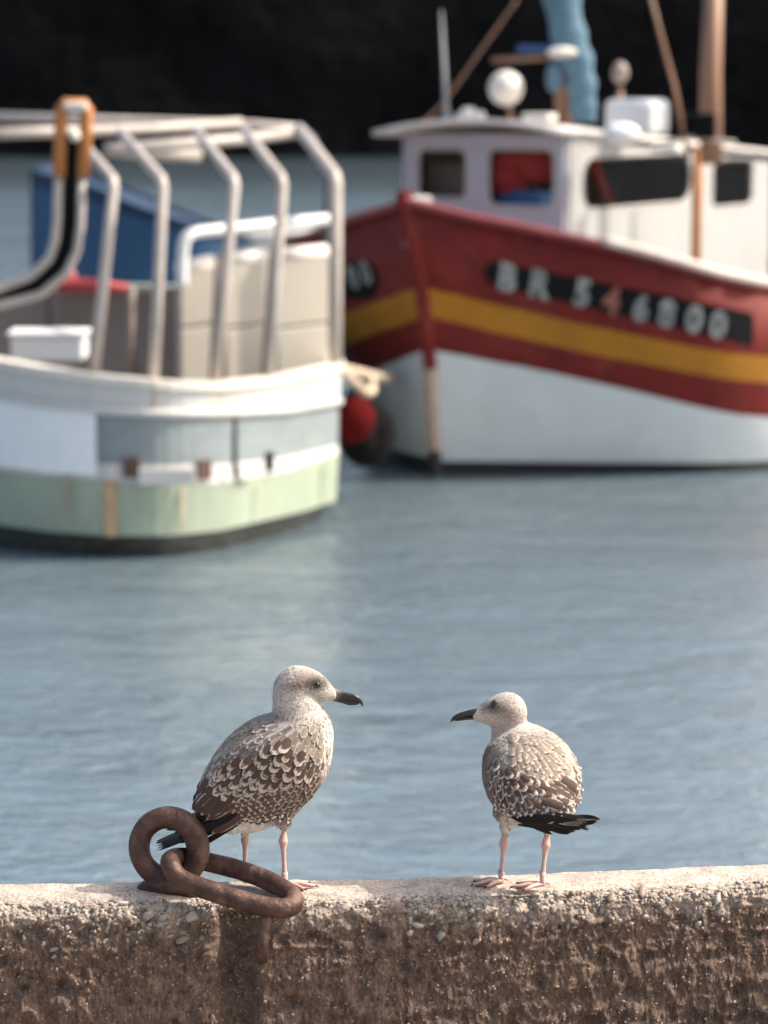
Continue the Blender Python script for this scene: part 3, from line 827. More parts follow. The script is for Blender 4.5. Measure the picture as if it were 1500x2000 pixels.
# ---- gull on the right, seen from behind, head turned left
def colR(px, py, d, n, fluff=False):
    st = .5 + .5 * nz3(px, py, .1, 3) + .35 * nz3(px, py, .28, 9)
    body = (.43, .375, .33)
    body = mixc(body, (.16, .115, .095), min(1, max(0, .75 * smooth(1000, 950, px) * smooth(1430, 1470, py) * smooth(1600, 1560, py) + .5 * (st - .4))))
    body = mixc(body, (.70, .64, .58), smooth(1585, 1600, py))
    body = mixc(body, (.45, .385, .32), smooth(1070, 1110, px) * .7)
    body = mixc(body, (.30, .25, .215), ell(px, py, 1040, 1440, 50, 22) * (.6 + .6 * nz3(px, py, .12, 2)))
    head = smooth(1445, 1418, py) * smooth(1045, 1036, px)
    h = (.50, .45, .41)
    h = mixc(h, (.24, .175, .145), .85 * ell(px, py, 992, 1393, 27, 17))
    h = mixc(h, (.30, .235, .20), .6 * ell(px, py, 985, 1366, 26, 10))
    h = mixc(h, (.04, .027, .023), min(1, 1.0 * ell(px, py, 963, 1381, 24, 12, 1.3)))
    h = mixc(h, (.27, .22, .19), .9 * min(1, max(0, nz3(px, py * .5, .28, 8) + .1)))
    h = mixc(h, (.25, .215, .195), .7 * ell(px, py, 985, 1427, 36, 13) * (.7 + .5 * nz3(px, py, .15, 6)))
    return mixc(body, h, head)
def flowR(px, py, d, n):
    if py < 1420: return Vector((.8, -.1, -.24))
    if py < 1450: return Vector((.3, -.2, -.85))
    return Vector((.35, -.45, -.8))
def fluffR(px, py, d):
    if (px - 967) ** 2 + (py - 1378) ** 2 < 80: return 0, 0, 0
    if px < 935 and py < 1420: return .004, .002, .1
    if py < 1425: return .0075, .0028, .10
    if py > 1604: return .009, .004, .2
    if py > 1590: return .015, .0055, .25
    return .013, .0055, .13
def tipR(px, py, d, base, rg):
    if py < 1420: return base * rg.choice((.55, .8, 1, 1.1, 1.2))
    if py > 1590: return base * rg.choice((.9, 1.05, 1.1))
    return base * rg.choice((.62, .78, 1.05, 1.15))
gullR = dict(seed=2, Y=5.98, base=(1020, 1720), label='young gull on the right seen from behind, head turned left, black wingtips crossed',
    chains=[
      [(994, 1418, .062, 34, 36), (1002, 1440, .055, 42, 50), (1017, 1470, .045, 66, 78), (1034, 1508, .01, 84, 93), (1046, 1538, -.04, 76, 90), (1060, 1566, -.085, 50, 68), (1082, 1580, -.125, 24, 36)],
      [(995, 1420, .06, 36, 36), (990, 1398, .055, 38, 39), (990, 1391, .05, 40, 38), (976, 1390, .045, 35, 32), (958, 1392, .04, 26, 24), (942, 1396, .037, 17, 16), (930, 1399, .035, 11, 11)],
      [(985, 1575, .03, 24, 36), (1010, 1587, .02, 26, 44), (1040, 1587, -.01, 24, 48), (1070, 1588, -.05, 24, 36), (1092, 1588, -.09, 14, 22)],
      [(992, 1590, .02, 18, 18), (988, 1608, .02, 12, 12), (986, 1626, .018, 7.5, 7.5)],
      [(1072, 1590, -.012, 18, 18), (1071, 1608, -.012, 12, 12), (1069, 1624, -.013, 7.5, 7.5)],
    ],
    color=colR, flow=flowR, fluff=fluffR, tip=tipR, nfluff=15000,
    wing_outline=[(962, 1478), (955, 1530), (968, 1572), (1010, 1590), (1060, 1588), (1100, 1575), (1126, 1545), (1124, 1500), (1090, 1460), (1020, 1440)],
    rows=[
      dict(cls='tail', quad=((1085, 1592), (1094, 1588), (1085, 1592), (1094, 1588)), n=(2, 1), flow=((.86, -.4), (.8, -.5)), L=(64, 64), W=22, shape=1, tilt=0, tan=.3, fdy=-.1, near_only=True),
      dict(cls='primary', quad=((1002, 1562), (1070, 1552), (1010, 1575), (1074, 1571)), n=(7, 3), flow=((.97, -.20), (.98, -.20)), flowb=(.995, .02), L=(88, 84), W=19, shape=0, tilt=1.5, tan=.5, h=.012, jit=.03, near_only=True),
      dict(cls='tertial', quad=((1050, 1512), (1096, 1502), (1056, 1532), (1100, 1524)), n=(4, 3), flow=((.75, -.5), (.7, -.55)), L=(38, 32), W=22, tilt=5, tan=.9, h=.009, near_only=True),
      dict(cls='covert', quad=((1036, 1536), (1088, 1530), (1046, 1552), (1094, 1550)), n=(4, 3), flow=((.75, -.45), (.75, -.5)), L=(32, 30), W=20, tilt=4, tan=.9, h=.006, near_only=True),
      dict(cls='greater', quad=((962, 1548), (1040, 1540), (970, 1564), (1046, 1560)), n=(10, 2), flow=((.45, -.75), (.7, -.6)), L=(20, 24), W=12, tilt=3.5, h=.003),
      dict(cls='covert', quad=((958, 1486), (1052, 1500), (962, 1548), (1056, 1552)), n=(9, 6), flow=((.28, -.9), (.6, -.7)), L=(18, 25), W=15, tilt=4, h=.004),
      dict(cls='covert', quad=((1112, 1470), (1132, 1490), (1110, 1560), (1128, 1560)), n=(3, 7), flow=((.15, -.95), (.1, -.98)), L=(20, 24), W=16, tilt=5, h=.002),
      dict(cls='sunbleached', quad=((996, 1436), (1082, 1446), (1010, 1500), (1112, 1520)), n=(9, 9), flow=((.3, -.9), (.25, -.95)), L=(24, 28), W=17, tilt=3.5, h=.005),
      dict(cls='scapular', quad=((972, 1478), (1060, 1508), (990, 1496), (1078, 1528)), n=(7, 2), flow=((.5, -.78), (.72, -.6)), L=(26, 34), W=20, tilt=5, h=.008),
    ],
    tail=((1075, 1592, -.10), (1150, 1607, -.17)), tail_side=Vector((.75, .65, 0)),
    bill=dict(basec=(.12, .085, .08), grad=(.0, .2),
      upper=[(938, 1391, .037, 9, 8), (926, 1392, .035, 7.5, 6.5), (913, 1394, .033, 6.4, 5), (900, 1397.5, .031, 5.9, 4.4), (890, 1401.5, .03, 5, 3.4), (884, 1405.5, .029, 3, 2), (880.5, 1409.5, .029, 1, .8)],
      lower=[(938, 1401, .037, 5, 6), (925, 1401.5, .035, 4, 5), (910, 1403, .033, 3.5, 4), (898, 1405, .031, 3, 3), (888, 1407, .03, 1.5, 1.6)]),
    eye=(967, 1378.5),
    legs=[dict(pts=[(988, 1600, .02), (984, 1648, .015), (979, 1706, .01)], zb=zL, dir=200),
          dict(pts=[(1072, 1600, -.01), (1066, 1650, -.015), (1060, 1708, -.02)], zb=zL, dir=188)])
make_gull(gullR)

# ------------------------------------------------------------------ boat paint
red_p = mat('worn_red_paint', (.13, .011, .009), .6, spec=.2, var=.3, scale=3.5, dirt=(.19, .04, .03), dirt_amt=.6, dscale=3)
yel_p = mat('ochre_yellow_paint', (.34, .14, .010), .6, spec=.25, var=.15, scale=3, dirt=(.24, .10, .02), dirt_amt=.5, dscale=4)
white_p = mat('hull_white_paint', (.52, .55, .56), .45, var=.06, scale=2, dirt=(.42, .44, .44), dirt_amt=.6, dscale=2.5)
black_p = mat('black_boot_paint', (.012, .012, .013), .5)
lilac_shade = mat('cabin_white_lilac_shade', (.42, .40, .46), .4, var=.05, dirt=(.36, .34, .38), dirt_amt=.4, dscale=3)  # white cabin paint with the lilac of its shaded front put into the colour
cream_p = mat('cream_paint', (.72, .68, .62), .45, var=.08, dirt=(.5, .40, .30), dirt_amt=.5, dscale=5)
galv = mat('weathered_tube', (.44, .385, .35), .42, metal=.0, var=.14, scale=12, dirt=(.36, .25, .18), dirt_amt=.45, dscale=9)
whitetube = mat('white_tube', (.74, .74, .74), .35, var=.06)
orange_m = mat('orange_rusty_steel', (.46, .17, .045), .6, var=.3, scale=14, dirt=(.16, .07, .04), dirt_amt=.6, dscale=14)
mast_m = mat('brown_varnished_wood', (.27, .14, .085), .5, var=.25, scale=6, stretch=(1, 1, .2))
dark_m = mat('black_rubber', (.007, .007, .007), .95, spec=.08)
green_p = mat('pale_green_paint', (.32, .365, .28), .6, var=.12, scale=4, dirt=(.22, .26, .18), dirt_amt=.6, dscale=5, stretch=(1, 1, .4))
grey_p = mat('grey_panel_paint', (.22, .25, .26), .5, var=.12, scale=3, dirt=(.31, .33, .33), dirt_amt=.6, dscale=2.5, stretch=(1, 1, 2))
whiteh = mat('chalky_white_paint', (.57, .55, .53), .55, var=.08, dirt=(.50, .36, .26), dirt_amt=.65, dscale=4, stretch=(1, 1, .35))
weed_m = mat('weed_and_slime', (.055, .055, .045), .25, var=.5, scale=18, bump=.9, bscale=40, bdist=.02)
blue_p = mat('deep_blue_paint', (.018, .065, .15), .4, var=.12, scale=2)
blue_l = mat('faded_blue_cloth', (.10, .185, .25), .8, var=.2, scale=9, bump=.6, bscale=20, bdist=.02)
beige_m = mat('beige_fibreglass', (.45, .405, .35), .5, var=.07, scale=3, dirt=(.40, .35, .28), dirt_amt=.5, dscale=3)
tan_m = mat('grey_brown_board', (.20, .17, .16), .7, var=.12, scale=4, dirt=(.13, .10, .09), dirt_amt=.5, dscale=3)
rope_m = mat('pale_rope', (.48, .38, .29), .9, var=.2, scale=60, bump=.6, bscale=150)
redb_m = mat('red_fender_rubber', (.075, .005, .006), .95, spec=.05, var=.12, scale=6)
glass = bpy.data.materials.new('cabin_glass'); glass.use_nodes = True
gb = glass.node_tree.nodes['Principled BSDF']; gb.inputs['Base Color'].default_value = (.75, .78, .80, 1); gb.inputs['Transmission Weight'].default_value = 1; gb.inputs['Roughness'].default_value = .04; gb.inputs['IOR'].default_value = 1.10
plate_m = mat('black_number_board', (.010, .010, .011), .9, spec=.1)
letter_m = mat('faded_white_lettering', (.24, .245, .24), .6, var=.5, scale=9)
letter_r = mat('rust_stained_lettering', (.26, .09, .06), .6, var=.3, scale=9)

# ------------------------------------------------------------------ red and white fishing boat
YB = 19.2
stem_top = at(786, 388, YB); wl = onz(848, 928, 0)
def stem_at(py):
    """point on the stem line at picture height py"""
    t = (py - 388) / (928 - 388); Yy = lerp(YB, wl.y, t); px = interp(py, [388, 560, 690, 905, 928], [786, 822, 838, 848, 849]); return at(px, py, Yy)
TH = 60.0
fwd = Vector((-math.cos(R(TH)), -math.sin(R(TH)), 0)); aft = -fwd
# paint lines: (picture height at the stem, [(px,py) on the right side], [(px,py) on the left side], half entrance angle right / left)
LINES = [
 (390, [(812, 402), (961, 436), (1179, 480), (1409, 545), (1500, 574)], [(778, 403), (675, 432), (586, 477)]),
 (558, [(844, 563), (1065, 618), (1409, 689), (1500, 712)], [(809, 562), (698, 602), (650, 630)]),
 (614, [(847, 618), (1076, 675), (1409, 740), (1500, 762)], [(812, 624), (700, 660), (660, 690)]),
 (682, [(847, 683), (1133, 738), (1409, 805), (1500, 832)], [(820, 684), (720, 728), (680, 752)]),
 (899, [(860, 900), (1133, 903), (1409, 904), (1500, 904)], [(838, 894), (765, 878), (720, 862)]),
 (928, [(1500, 928)], [(700, 900)]),
]
def plan(angle, s0, s1, s):
    """distance run along and across the centreline after arc length s; direction eases from the entrance angle to straight"""
    n = 60; x = y = 0; ds = s / n
    for i in range(n):
        q = (i + .5) * ds; a = R(angle * (1 - smooth(s0, s1, q))); x += math.cos(a) * ds; y += math.sin(a) * ds
    return x, y
ARC = [0, .04, .12, .25, .4, .6, .8, 1.0, 1.25, 1.5, 1.75, 2.0, 2.3, 2.6, 3.0, 3.5, 4.2, 5.2, 6.4]
port = Vector((math.sin(R(TH)), -math.cos(R(TH)), 0))      # towards the right of the picture
def hull_side(sd):
    rows = []
    for li, (py0, rpts, lpts) in enumerate(LINES):
        st_ = stem_at(py0); f = li / (len(LINES) - 1)
        ang = lerp(60, 56, f) if sd > 0 else lerp(60, 54, f)
        s0, s1 = (lerp(1.3, 1.3, f), lerp(3.0, 3.2, f)) if sd > 0 else (lerp(1.1, .35, f), lerp(2.9, 1.7, f))
        pts_ = rpts if sd > 0 else lpts
        row = []; zl = None
        for s in ARC:
            x, y = plan(ang, s0, s1, s)
            q = Vector((st_.x, st_.y, 0)) + aft * x + port * y * sd
            # height read from the paint line where it is seen, easing out beyond
            px = 750 + F * q.x / (q.y * cp + HC * sp * .6)
            if li >= 5: z = -.0
            else:
                xs_ = [proj(st_)[0]] + [p[0] for p in pts_]; ys_ = [py0] + [p[1] for p in pts_]
                if sd < 0: xs_, ys_ = xs_[::-1], ys_[::-1]
                inside = (px < xs_[-1]) if sd > 0 else (px > xs_[0])
                if inside and s < 2.35 or zl is None:
                    pyy = interp(px, xs_, ys_); z = at(px, pyy, q.y).z; slope = z; 
                else: z = zl - .02 * (1 if li < 4 else 0)
            zl = z
            row.append(Vector((q.x, q.y, z)))
        # smooth heights
        for _ in range(2):
            zz = [p.z for p in row]
            for i in range(1, len(row) - 1): row[i].z = (zz[i - 1] + 2 * zz[i] + zz[i + 1]) / 4
        rows.append(row)
    # below the water
    rows.append([Vector((p.x, p.y, -.3)) + (aft * .1) for p in rows[-1]])
    # no folds between lines
    return rows
HR, HL = hull_side(1), hull_side(-1)
for rows in (HR, HL):
    for j in range(len(ARC)):
        for i in range(1, len(rows)):
            if rows[i][j].z > rows[i - 1][j].z - .02: rows[i][j].z = rows[i - 1][j].z - .02
root = empty('fishing_boat', (stem_top.x + .5, stem_top.y + 1.2, 0))
tag(root, 'red fishing boat with yellow stripe, white bottom and white wheelhouse, bow towards the quay', 'fishing boat')
paints = [red_p, yel_p, white_p, black_p]
bandm = [0, 1, 0, 2, 3, 3]
hb = MB()
for rows in (HR, HL):
    nf0 = len(hb.f); hb.grid(rows); nc_ = len(ARC) - 1
    for i in range(len(rows) - 1):
        for j in range(nc_): hb.m[nf0 + i * nc_ + j] = bandm[i]
# transom
for i in range(len(HR) - 1):
    a, b_, c_, d_ = HR[i][-1], HL[i][-1], HL[i + 1][-1], HR[i + 1][-1]
    hb.add([a, b_, c_, d_], [(0, 1, 2, 3)], bandm[i])
hull = hb.build('hull', paints, root)
hull.modifiers.new('s', 'SOLIDIFY').thickness = .03
# stem post
stp = [stem_at(y) for y in (372, 400, 480, 560, 640, 720, 800, 880, 928)] 
stp.append(stp[-1] + Vector((0, .05, -.3)))
sm_ = MB()
for i in range(len(stp) - 1):
    pass
sdir = port * .045; fd = fwd * .035
ring_ = []
for p in stp: ring_.append([p - sdir - fd * 1.2, p - sdir * .6 + fd, p + sdir * .6 + fd, p + sdir - fd * 1.2])
for i in range(len(ring_) - 1):
    y_ = [372, 400, 480, 560, 640, 720, 800, 880, 928, 990][i]
    sm_.grid([ring_[i], ring_[i + 1]], 0 if y_ < 690 else (1 if y_ < 880 else 2), closed=True)
sm_.add(ring_[0], [(0, 1, 2, 3)], 0)
sm_.build('stem_post', [red_p, mat('scuffed_brown_paint', (.36, .26, .21), .6, var=.3, scale=20), black_p], root, smooth_=False)
# gunwale capping, deck
for rows, sd in ((HR, 1), (HL, -1)):
    g_ = [p + Vector((0, 0, .012)) for p in rows[0]]
    MB().tube(catmull(g_, 3), .03, n=10, flat=.9).build('gunwale', mat('light_red_capping', (.19, .03, .03), .4, var=.2, scale=6), root)
def dk_(rows):
    out = []
    for j in range(len(ARC)):
        a, b_ = rows[0][j], rows[1][j]; q = a.lerp(b_, min(.9, .28 / (a.z - b_.z))); m_ = (HR[0][j] + HL[0][j]) / 2
        d_ = Vector((m_.x - q.x, m_.y - q.y, 0)); q = q + d_ * min(1, .06 / max(d_.length, .06)); out.append(Vector((q.x, q.y, a.z - .28)))
    return out
deck = MB(); deck.grid([dk_(HR), [Vector(((p.x + q.x) / 2, (p.y + q.y) / 2, p.z - .24)) for p, q in zip(HR[0], HL[0])], dk_(HL)])
deck.build('deck', mat('deck_grey', (.3, .31, .3), .7), root)
# pale block on the stem head
p = at(818, 393, YB + .25)
MB().box(p - Vector((.08, .06, .06)), (.16, 0, 0), (0, .14, 0), (0, 0, .09)).build('stem_head_cleat', cream_p, root, bevel=.02)
# pale worn capping aft on the right side
cap = [HR[0][i] + Vector((0, -.0, .035)) for i in range(8, 14)]
MB().tube(catmull(cap, 3), .034, n=10).build('worn_capping', mat('bleached_capping', (.58, .50, .44), .6, var=.15), root)

def hull_pt(rows, px, py, off=.004):
    """where the line of sight through (px,py) meets this side of the hull, pushed out"""
    for i in range(len(rows) - 1):
        for j in range(len(ARC) - 1):
            q = [proj(rows[i][j]), proj(rows[i][j + 1]), proj(rows[i + 1][j + 1]), proj(rows[i + 1][j])]
            if min(a[0] for a in q) - 1 <= px <= max(a[0] for a in q) + 1:
                # bilinear: solve along x then y
                if abs(q[1][0] - q[0][0]) < 1e-3: continue
                for _ in (0,):
                    u = .5; v = .5
                    for it in range(12):
                        X = (1 - v) * ((1 - u) * q[0][0] + u * q[1][0]) + v * ((1 - u) * q[3][0] + u * q[2][0])
                        Yv = (1 - v) * ((1 - u) * q[0][1] + u * q[1][1]) + v * ((1 - u) * q[3][1] + u * q[2][1])
                        du = (px - X); dv = (py - Yv)
                        Ju = (1 - v) * (q[1][0] - q[0][0]) + v * (q[2][0] - q[3][0]); Kv = (1 - u) * (q[3][1] - q[0][1]) + u * (q[2][1] - q[1][1])
                        if abs(Ju) < 1e-6 or abs(Kv) < 1e-6: break
                        Jv = (1 - u) * (q[3][0] - q[0][0]) + u * (q[2][0] - q[1][0]); Ku = (1 - v) * (q[1][1] - q[0][1]) + v * (q[2][1] - q[3][1])
                        det = Ju * Kv - Jv * Ku
                        if abs(det) < 1e-9: break
                        u += (du * Kv - dv * Jv) / det; v += (Ju * dv - Ku * du) / det
                    if -.02 <= u <= 1.02 and -.02 <= v <= 1.02:
                        A, B_, C_, D_ = rows[i][j], rows[i][j + 1], rows[i + 1][j + 1], rows[i + 1][j]
                        P3 = A.lerp(B_, u).lerp(D_.lerp(C_, u), v)
                        n = (B_ - A).cross(D_ - A).normalized()
                        if n.y > 0: n = -n
                        return P3 + n * off
    return None
def board(rows, top, bot, n, name, rnd=True):
    """a painted board following the hull between two picture lines"""
    tr, br = [], []
    mb = MB(); rws = []
    for i in range(n + 1):
        t = i / n; px = lerp(top[0][0], top[-1][0], t)
        a = interp(px, [q[0] for q in top], [q[1] for q in top]); b_ = interp(px, [q[0] for q in bot], [q[1] for q in bot])
        k = 1
        if rnd: e_ = min(1, t * abs(top[-1][0] - top[0][0]) / 22); k = math.sqrt(max(.02, 1 - (1 - e_) ** 2))
        m_ = (a + b_) / 2; col_ = []
        for v in np.linspace(-1, 1, 7):
            p_ = hull_pt(rows, px, m_ + (b_ - a) / 2 * k * v, .008)
            if p_ is None: p_ = col_[-1] if col_ else None
            col_.append(p_)
        if all(c is not None for c in col_): rws.append(col_)
    mb.grid(rws); return mb.build(name, plate_m, root, recalc=False)
board(HR, [(946, 506), (1409, 598), (1470, 612)], [(946, 552), (1409, 660), (1470, 676)], 60, 'number_board')
def letters(rows, s, cx, cy, hpx, slope, mat_, name, lean=-.10, wide=.85, parent=None):
    v, f = text_mesh(s, .045)
    xs_ = [q[0] for q in v]; ys_ = [q[1] for q in v]; w_ = max(xs_) - min(xs_); x0 = min(xs_); h_ = max(ys_) - min(ys_)
    sc = hpx / h_; V = []
    for q in v:
        lx = (q[0] - x0 - w_ / 2) * sc * wide; ly = (q[1] - min(ys_) - h_ / 2) * sc
        px = cx + lx - ly * lean; py = cy - ly + lx * slope
        p_ = hull_pt(rows, px, py, .013)
        if p_ is None: return
        V.append(p_)
    MB().add(V, f).build(name, mat_, root, smooth_=False, recalc=False)
for s, cx, cy, m_ in (('B', 992, 541, letter_m), ('R', 1056, 554, letter_m), ('5', 1137, 571, letter_m), ('4', 1194, 585, letter_r), ('6', 1252, 600, letter_m), ('8', 1302, 611, letter_m), ('0', 1355, 622, letter_m), ('0', 1402, 633, letter_m)):
    letters(HR, s, cx, cy, 55, .22, m_, 'registration_letter', lean=-.16)
board(HL, [(740, 514), (700, 500), (650, 512)], [(740, 548), (700, 566), (650, 584)], 24, 'number_board')
for s, cx, cy in (('0', 717, 531), ('0', 692, 540)):
    letters(HL, s, cx, cy, 46, -.35, letter_m, 'registration_letter', lean=.35, wide=.5)

# wheelhouse
CY = 19.75
Cb = at(1104, 430, CY); Cc = Vector((Cb.x, Cb.y, 0))
U1 = Vector((math.sin(R(TH)), -math.cos(R(TH)), 0))        # along the front, left to right
WFR = 1.19
Lc = Cc - U1 * WFR; CL = 3.3; Sc = Cc + aft * CL; Bc = Lc + aft * CL
zr_C = at(1104, 262, CY).z; zr_L = at(782, 262, Lc.y).z; zr_S = onplane(1490, 306, Cc, U1).z
zfloor = 1.15
Z = Vector((0, 0, 1))
def pxplane(px, py, o, ux, n):
    q = onplane(px, py, o, n); return ((q - o).dot(ux), q.z)
cab = []
n1 = U1.cross(Z)
lean_ = .05
def win(name, poly, o, ux, n_out):
    """rubber frame ring and pane for an opening"""
    un = n_out
    pts3 = [o + ux * a + Z * b for a, b in poly]
    fr = MB().tube([p + un * .012 for p in pts3], .014, True, 8).build('window', mat('pale_window_rubber', (.42, .38, .36), .6), root)
    pane = MB(); cen = sum(pts3, Vector()) / len(pts3)
    pane.add([cen - un * .0] + pts3, [(0, i + 1, (i + 1) % len(pts3) + 1) for i in range(len(pts3))]); pane.add([cen - un * .006] + [p - un * .006 for p in pts3], [(0, (i + 1) % len(pts3) + 1, i + 1) for i in range(len(pts3))])
    pane.build('pane', glass, fr, smooth_=False, recalc=False)
def opening(x0, y0, x1, y1, r, o, ux, n):
    a = pxplane(x0, (y0 + y1) / 2, o, ux, n); b_ = pxplane(x1, (y0 + y1) / 2, o, ux, n)
    t = pxplane((x0 + x1) / 2, y0, o, ux, n); d = pxplane((x0 + x1) / 2, y1, o, ux, n)
    return rrect(min(a[0], b_[0]), min(t[1], d[1]), max(a[0], b_[0]), max(t[1], d[1]), r)
nf = fwd
w1 = opening(818, 290, 914, 388, .06, Cc, U1, nf); w2 = opening(955, 290, 1086, 404, .07, Cc, U1, nf)
plate('front_wall', [(-WFR - .04, zfloor), (0, zfloor), (0, zr_C), (-WFR + .05, zr_L)], [w1, w2], .04, Cc, U1, Z, lilac_shade, root)
win('window', w1, Cc, U1, nf); win('window', w2, Cc, U1, nf)
ns = U1
w3 = opening(1132, 302, 1346, 404, .15, Cc, aft, ns); w4 = opening(1386, 308, 1466, 404, .08, Cc, aft, ns)
xS = CL
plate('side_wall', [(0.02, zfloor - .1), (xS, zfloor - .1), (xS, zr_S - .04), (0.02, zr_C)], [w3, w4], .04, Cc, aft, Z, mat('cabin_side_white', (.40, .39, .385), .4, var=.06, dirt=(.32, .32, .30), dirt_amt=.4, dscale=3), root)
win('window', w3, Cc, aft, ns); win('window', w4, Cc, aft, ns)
plate('side_wall', [(0.02, zfloor - .1), (xS, zfloor - .1), (xS, zr_S), (0.02, zr_L)], [[(a, b) for a, b in rrect(.4, 1.62, 1.6, 1.92, .08)]], .04, Lc, aft, Z, lilac_shade, root)
plate('back_wall', [(0.02, zfloor - .1), (WFR - .02, zfloor - .1), (WFR - .02, zr_S), (.02, zr_S)], [], .04, Bc, U1, Z, lilac_shade, root)
# roof: cambered slab with a pale lip
rows = []
for a in np.linspace(-.07, 1.05, 9):
    row = []
    for u in np.linspace(-.09, 1.05, 11):
        q = Lc + U1 * WFR * u + aft * CL * a
        zz = lerp(lerp(zr_L, zr_C, u), zr_S, max(0, a)) + .055 * (1 - (2 * u - 1) ** 2) * (1 - .5 * a)
        row.append(Vector((q.x, q.y, zz + .03)))
    rows.append(row)
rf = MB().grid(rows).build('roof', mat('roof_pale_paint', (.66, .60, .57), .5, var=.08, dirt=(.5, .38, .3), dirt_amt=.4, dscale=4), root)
sl = rf.modifiers.new('s', 'SOLIDIFY'); sl.thickness = .035; sl.offset = 0
# things inside the wheelhouse
lin = mat('dark_shade_lining', (.075, .052, .045), .7, var=.2)  # dark sheets added inside so the windows read as shaded
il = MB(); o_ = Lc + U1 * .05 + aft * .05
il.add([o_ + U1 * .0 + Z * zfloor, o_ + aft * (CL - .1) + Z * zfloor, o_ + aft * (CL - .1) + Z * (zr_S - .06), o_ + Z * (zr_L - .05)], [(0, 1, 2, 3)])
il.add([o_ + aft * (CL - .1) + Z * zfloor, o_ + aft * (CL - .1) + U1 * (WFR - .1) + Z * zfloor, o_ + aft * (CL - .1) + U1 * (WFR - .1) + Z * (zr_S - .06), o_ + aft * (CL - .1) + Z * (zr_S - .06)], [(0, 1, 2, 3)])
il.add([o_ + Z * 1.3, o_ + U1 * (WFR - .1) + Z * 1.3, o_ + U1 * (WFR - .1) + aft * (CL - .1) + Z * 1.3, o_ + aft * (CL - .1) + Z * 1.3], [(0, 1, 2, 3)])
il.build('shade_lining', lin, root, smooth_=False, recalc=False)
def inside(px, py, back): 
    q = onplane(px, py, Cc + aft * back, fwd); return q
q = inside(1000, 330, .16)
e = empty('life_jacket', q); tag(e, 'red life jacket hanging inside the middle wheelhouse window', 'life jacket')
m1 = MB(); redc = mat('red_cloth', (.62, .05, .045), .8, var=.2, scale=12, bump=.5, bscale=20)
for dx, dz, rx, rz in ((-.02, -.02, .13, .17), (.2, .03, .12, .12), (.07, .06, .16, .07)): m1.ball(q + U1 * dx + Z * dz, (rx, .06, rz), 3)
m1.build('vest', redc, e); MB().tube([q + U1 * -.1 + Z * .17, q + Z * .24, q + U1 * .12 + Z * .16], .015).build('strap', redc, e)
q = inside(1012, 398, .12)
e = empty('blue_bin', q); tag(e, 'bright blue plastic bin inside the middle wheelhouse window', 'bin')
MB().box(q - U1 * .16 - Z * .25, U1 * .3, aft * .25, Z * .33).build('bin_body', mat('bright_blue_plastic', (.05, .22, .55), .4), e, bevel=.02)
q = inside(868, 370, .22)
e = empty('helm_seat', q); tag(e, 'brown padded helm seat inside the left wheelhouse window', 'seat')
MB().box(q - U1 * .2 - Z * .25, U1 * .38, aft * .1, Z * .42).build('backrest', mat('brown_vinyl', (.34, .25, .21), .5), e, bevel=.04)
MB().box(q - U1 * .2 - Z * .3, U1 * .38, aft * .4, Z * .08).build('seat_cushion', mat('brown_vinyl', (.34, .25, .21), .5), e, bevel=.03)
q = onplane(1160, 350, Cc - U1 * .5, U1)
e = empty('boat_hook', q); tag(e, 'red pole leaning inside the large side window', 'pole')
MB().tube([q - aft * .1 + Z * .2, q + aft * .35 - Z * .3], .035).build('pole', redc, e)

# rusty upright beside the cabin
b0 = at(1358, 520, 20.6); b1 = at(1364, 285, 20.6)
MB().tube([b0 - Z * .3, lerp(b0, b1, .5), b1], .034, n=12).build('upright', orange_m, root)
# roof fittings
def roofz(q):
    d = q - Lc; u = d.dot(U1) / WFR; a = d.dot(aft) / CL
    return lerp(lerp(zr_L, zr_C, u), zr_S, max(0, a)) + .055 * (1 - (2 * u - 1) ** 2) * (1 - .5 * a) + .048
def onroof(px, back):
    """point on the roof under picture column px, 'back' metres behind the front"""
    q = onplane(px, 250, Cc + aft * back, fwd); q = Vector((q.x, q.y, 0)); q.z = roofz(q); return q
def atb(px, py, q): return at(px, py, q.y)
q = onroof(1000, .35)
MB().tube([q - Z * .01, atb(993, 205, q)], .016).build('lamp_stalk', mast_m, root)
MB().ball(atb(988, 172, q), .115, 3).build('round_float', mat('float_white', (.74, .68, .62), .4, var=.1, scale=8, dirt=(.4, .36, .32), dirt_amt=.6, dscale=6), root)
q = onroof(874, .25)
MB().tube([q, atb(871, 205, q), atb(862, 20, q)], [.035, .016, .006]).build('whip_aerial', mat('grey_aerial', (.3, .3, .31), .5), root)
MB().tube(catmull([onroof(812, .12), atb(862, 205, q), atb(945, 90, q), atb(1010, 0, q)], 6), .010).build('stay', mast_m, root)
for px, w_, h_ in ((915, .055, .09), (938, .035, .06), (898, .03, .06)):
    q = onroof(px, .2); MB().tube([q, q + Z * h_ * .6, q + Z * h_], [w_, w_, w_ * .6], n=14).build('deck_lamp', cream_p, root)
q = onroof(1047, .12); MB().box(q - U1 * .11, U1 * .2, aft * .14, Z * .05).build('roof_vent', cream_p, root, bevel=.015)
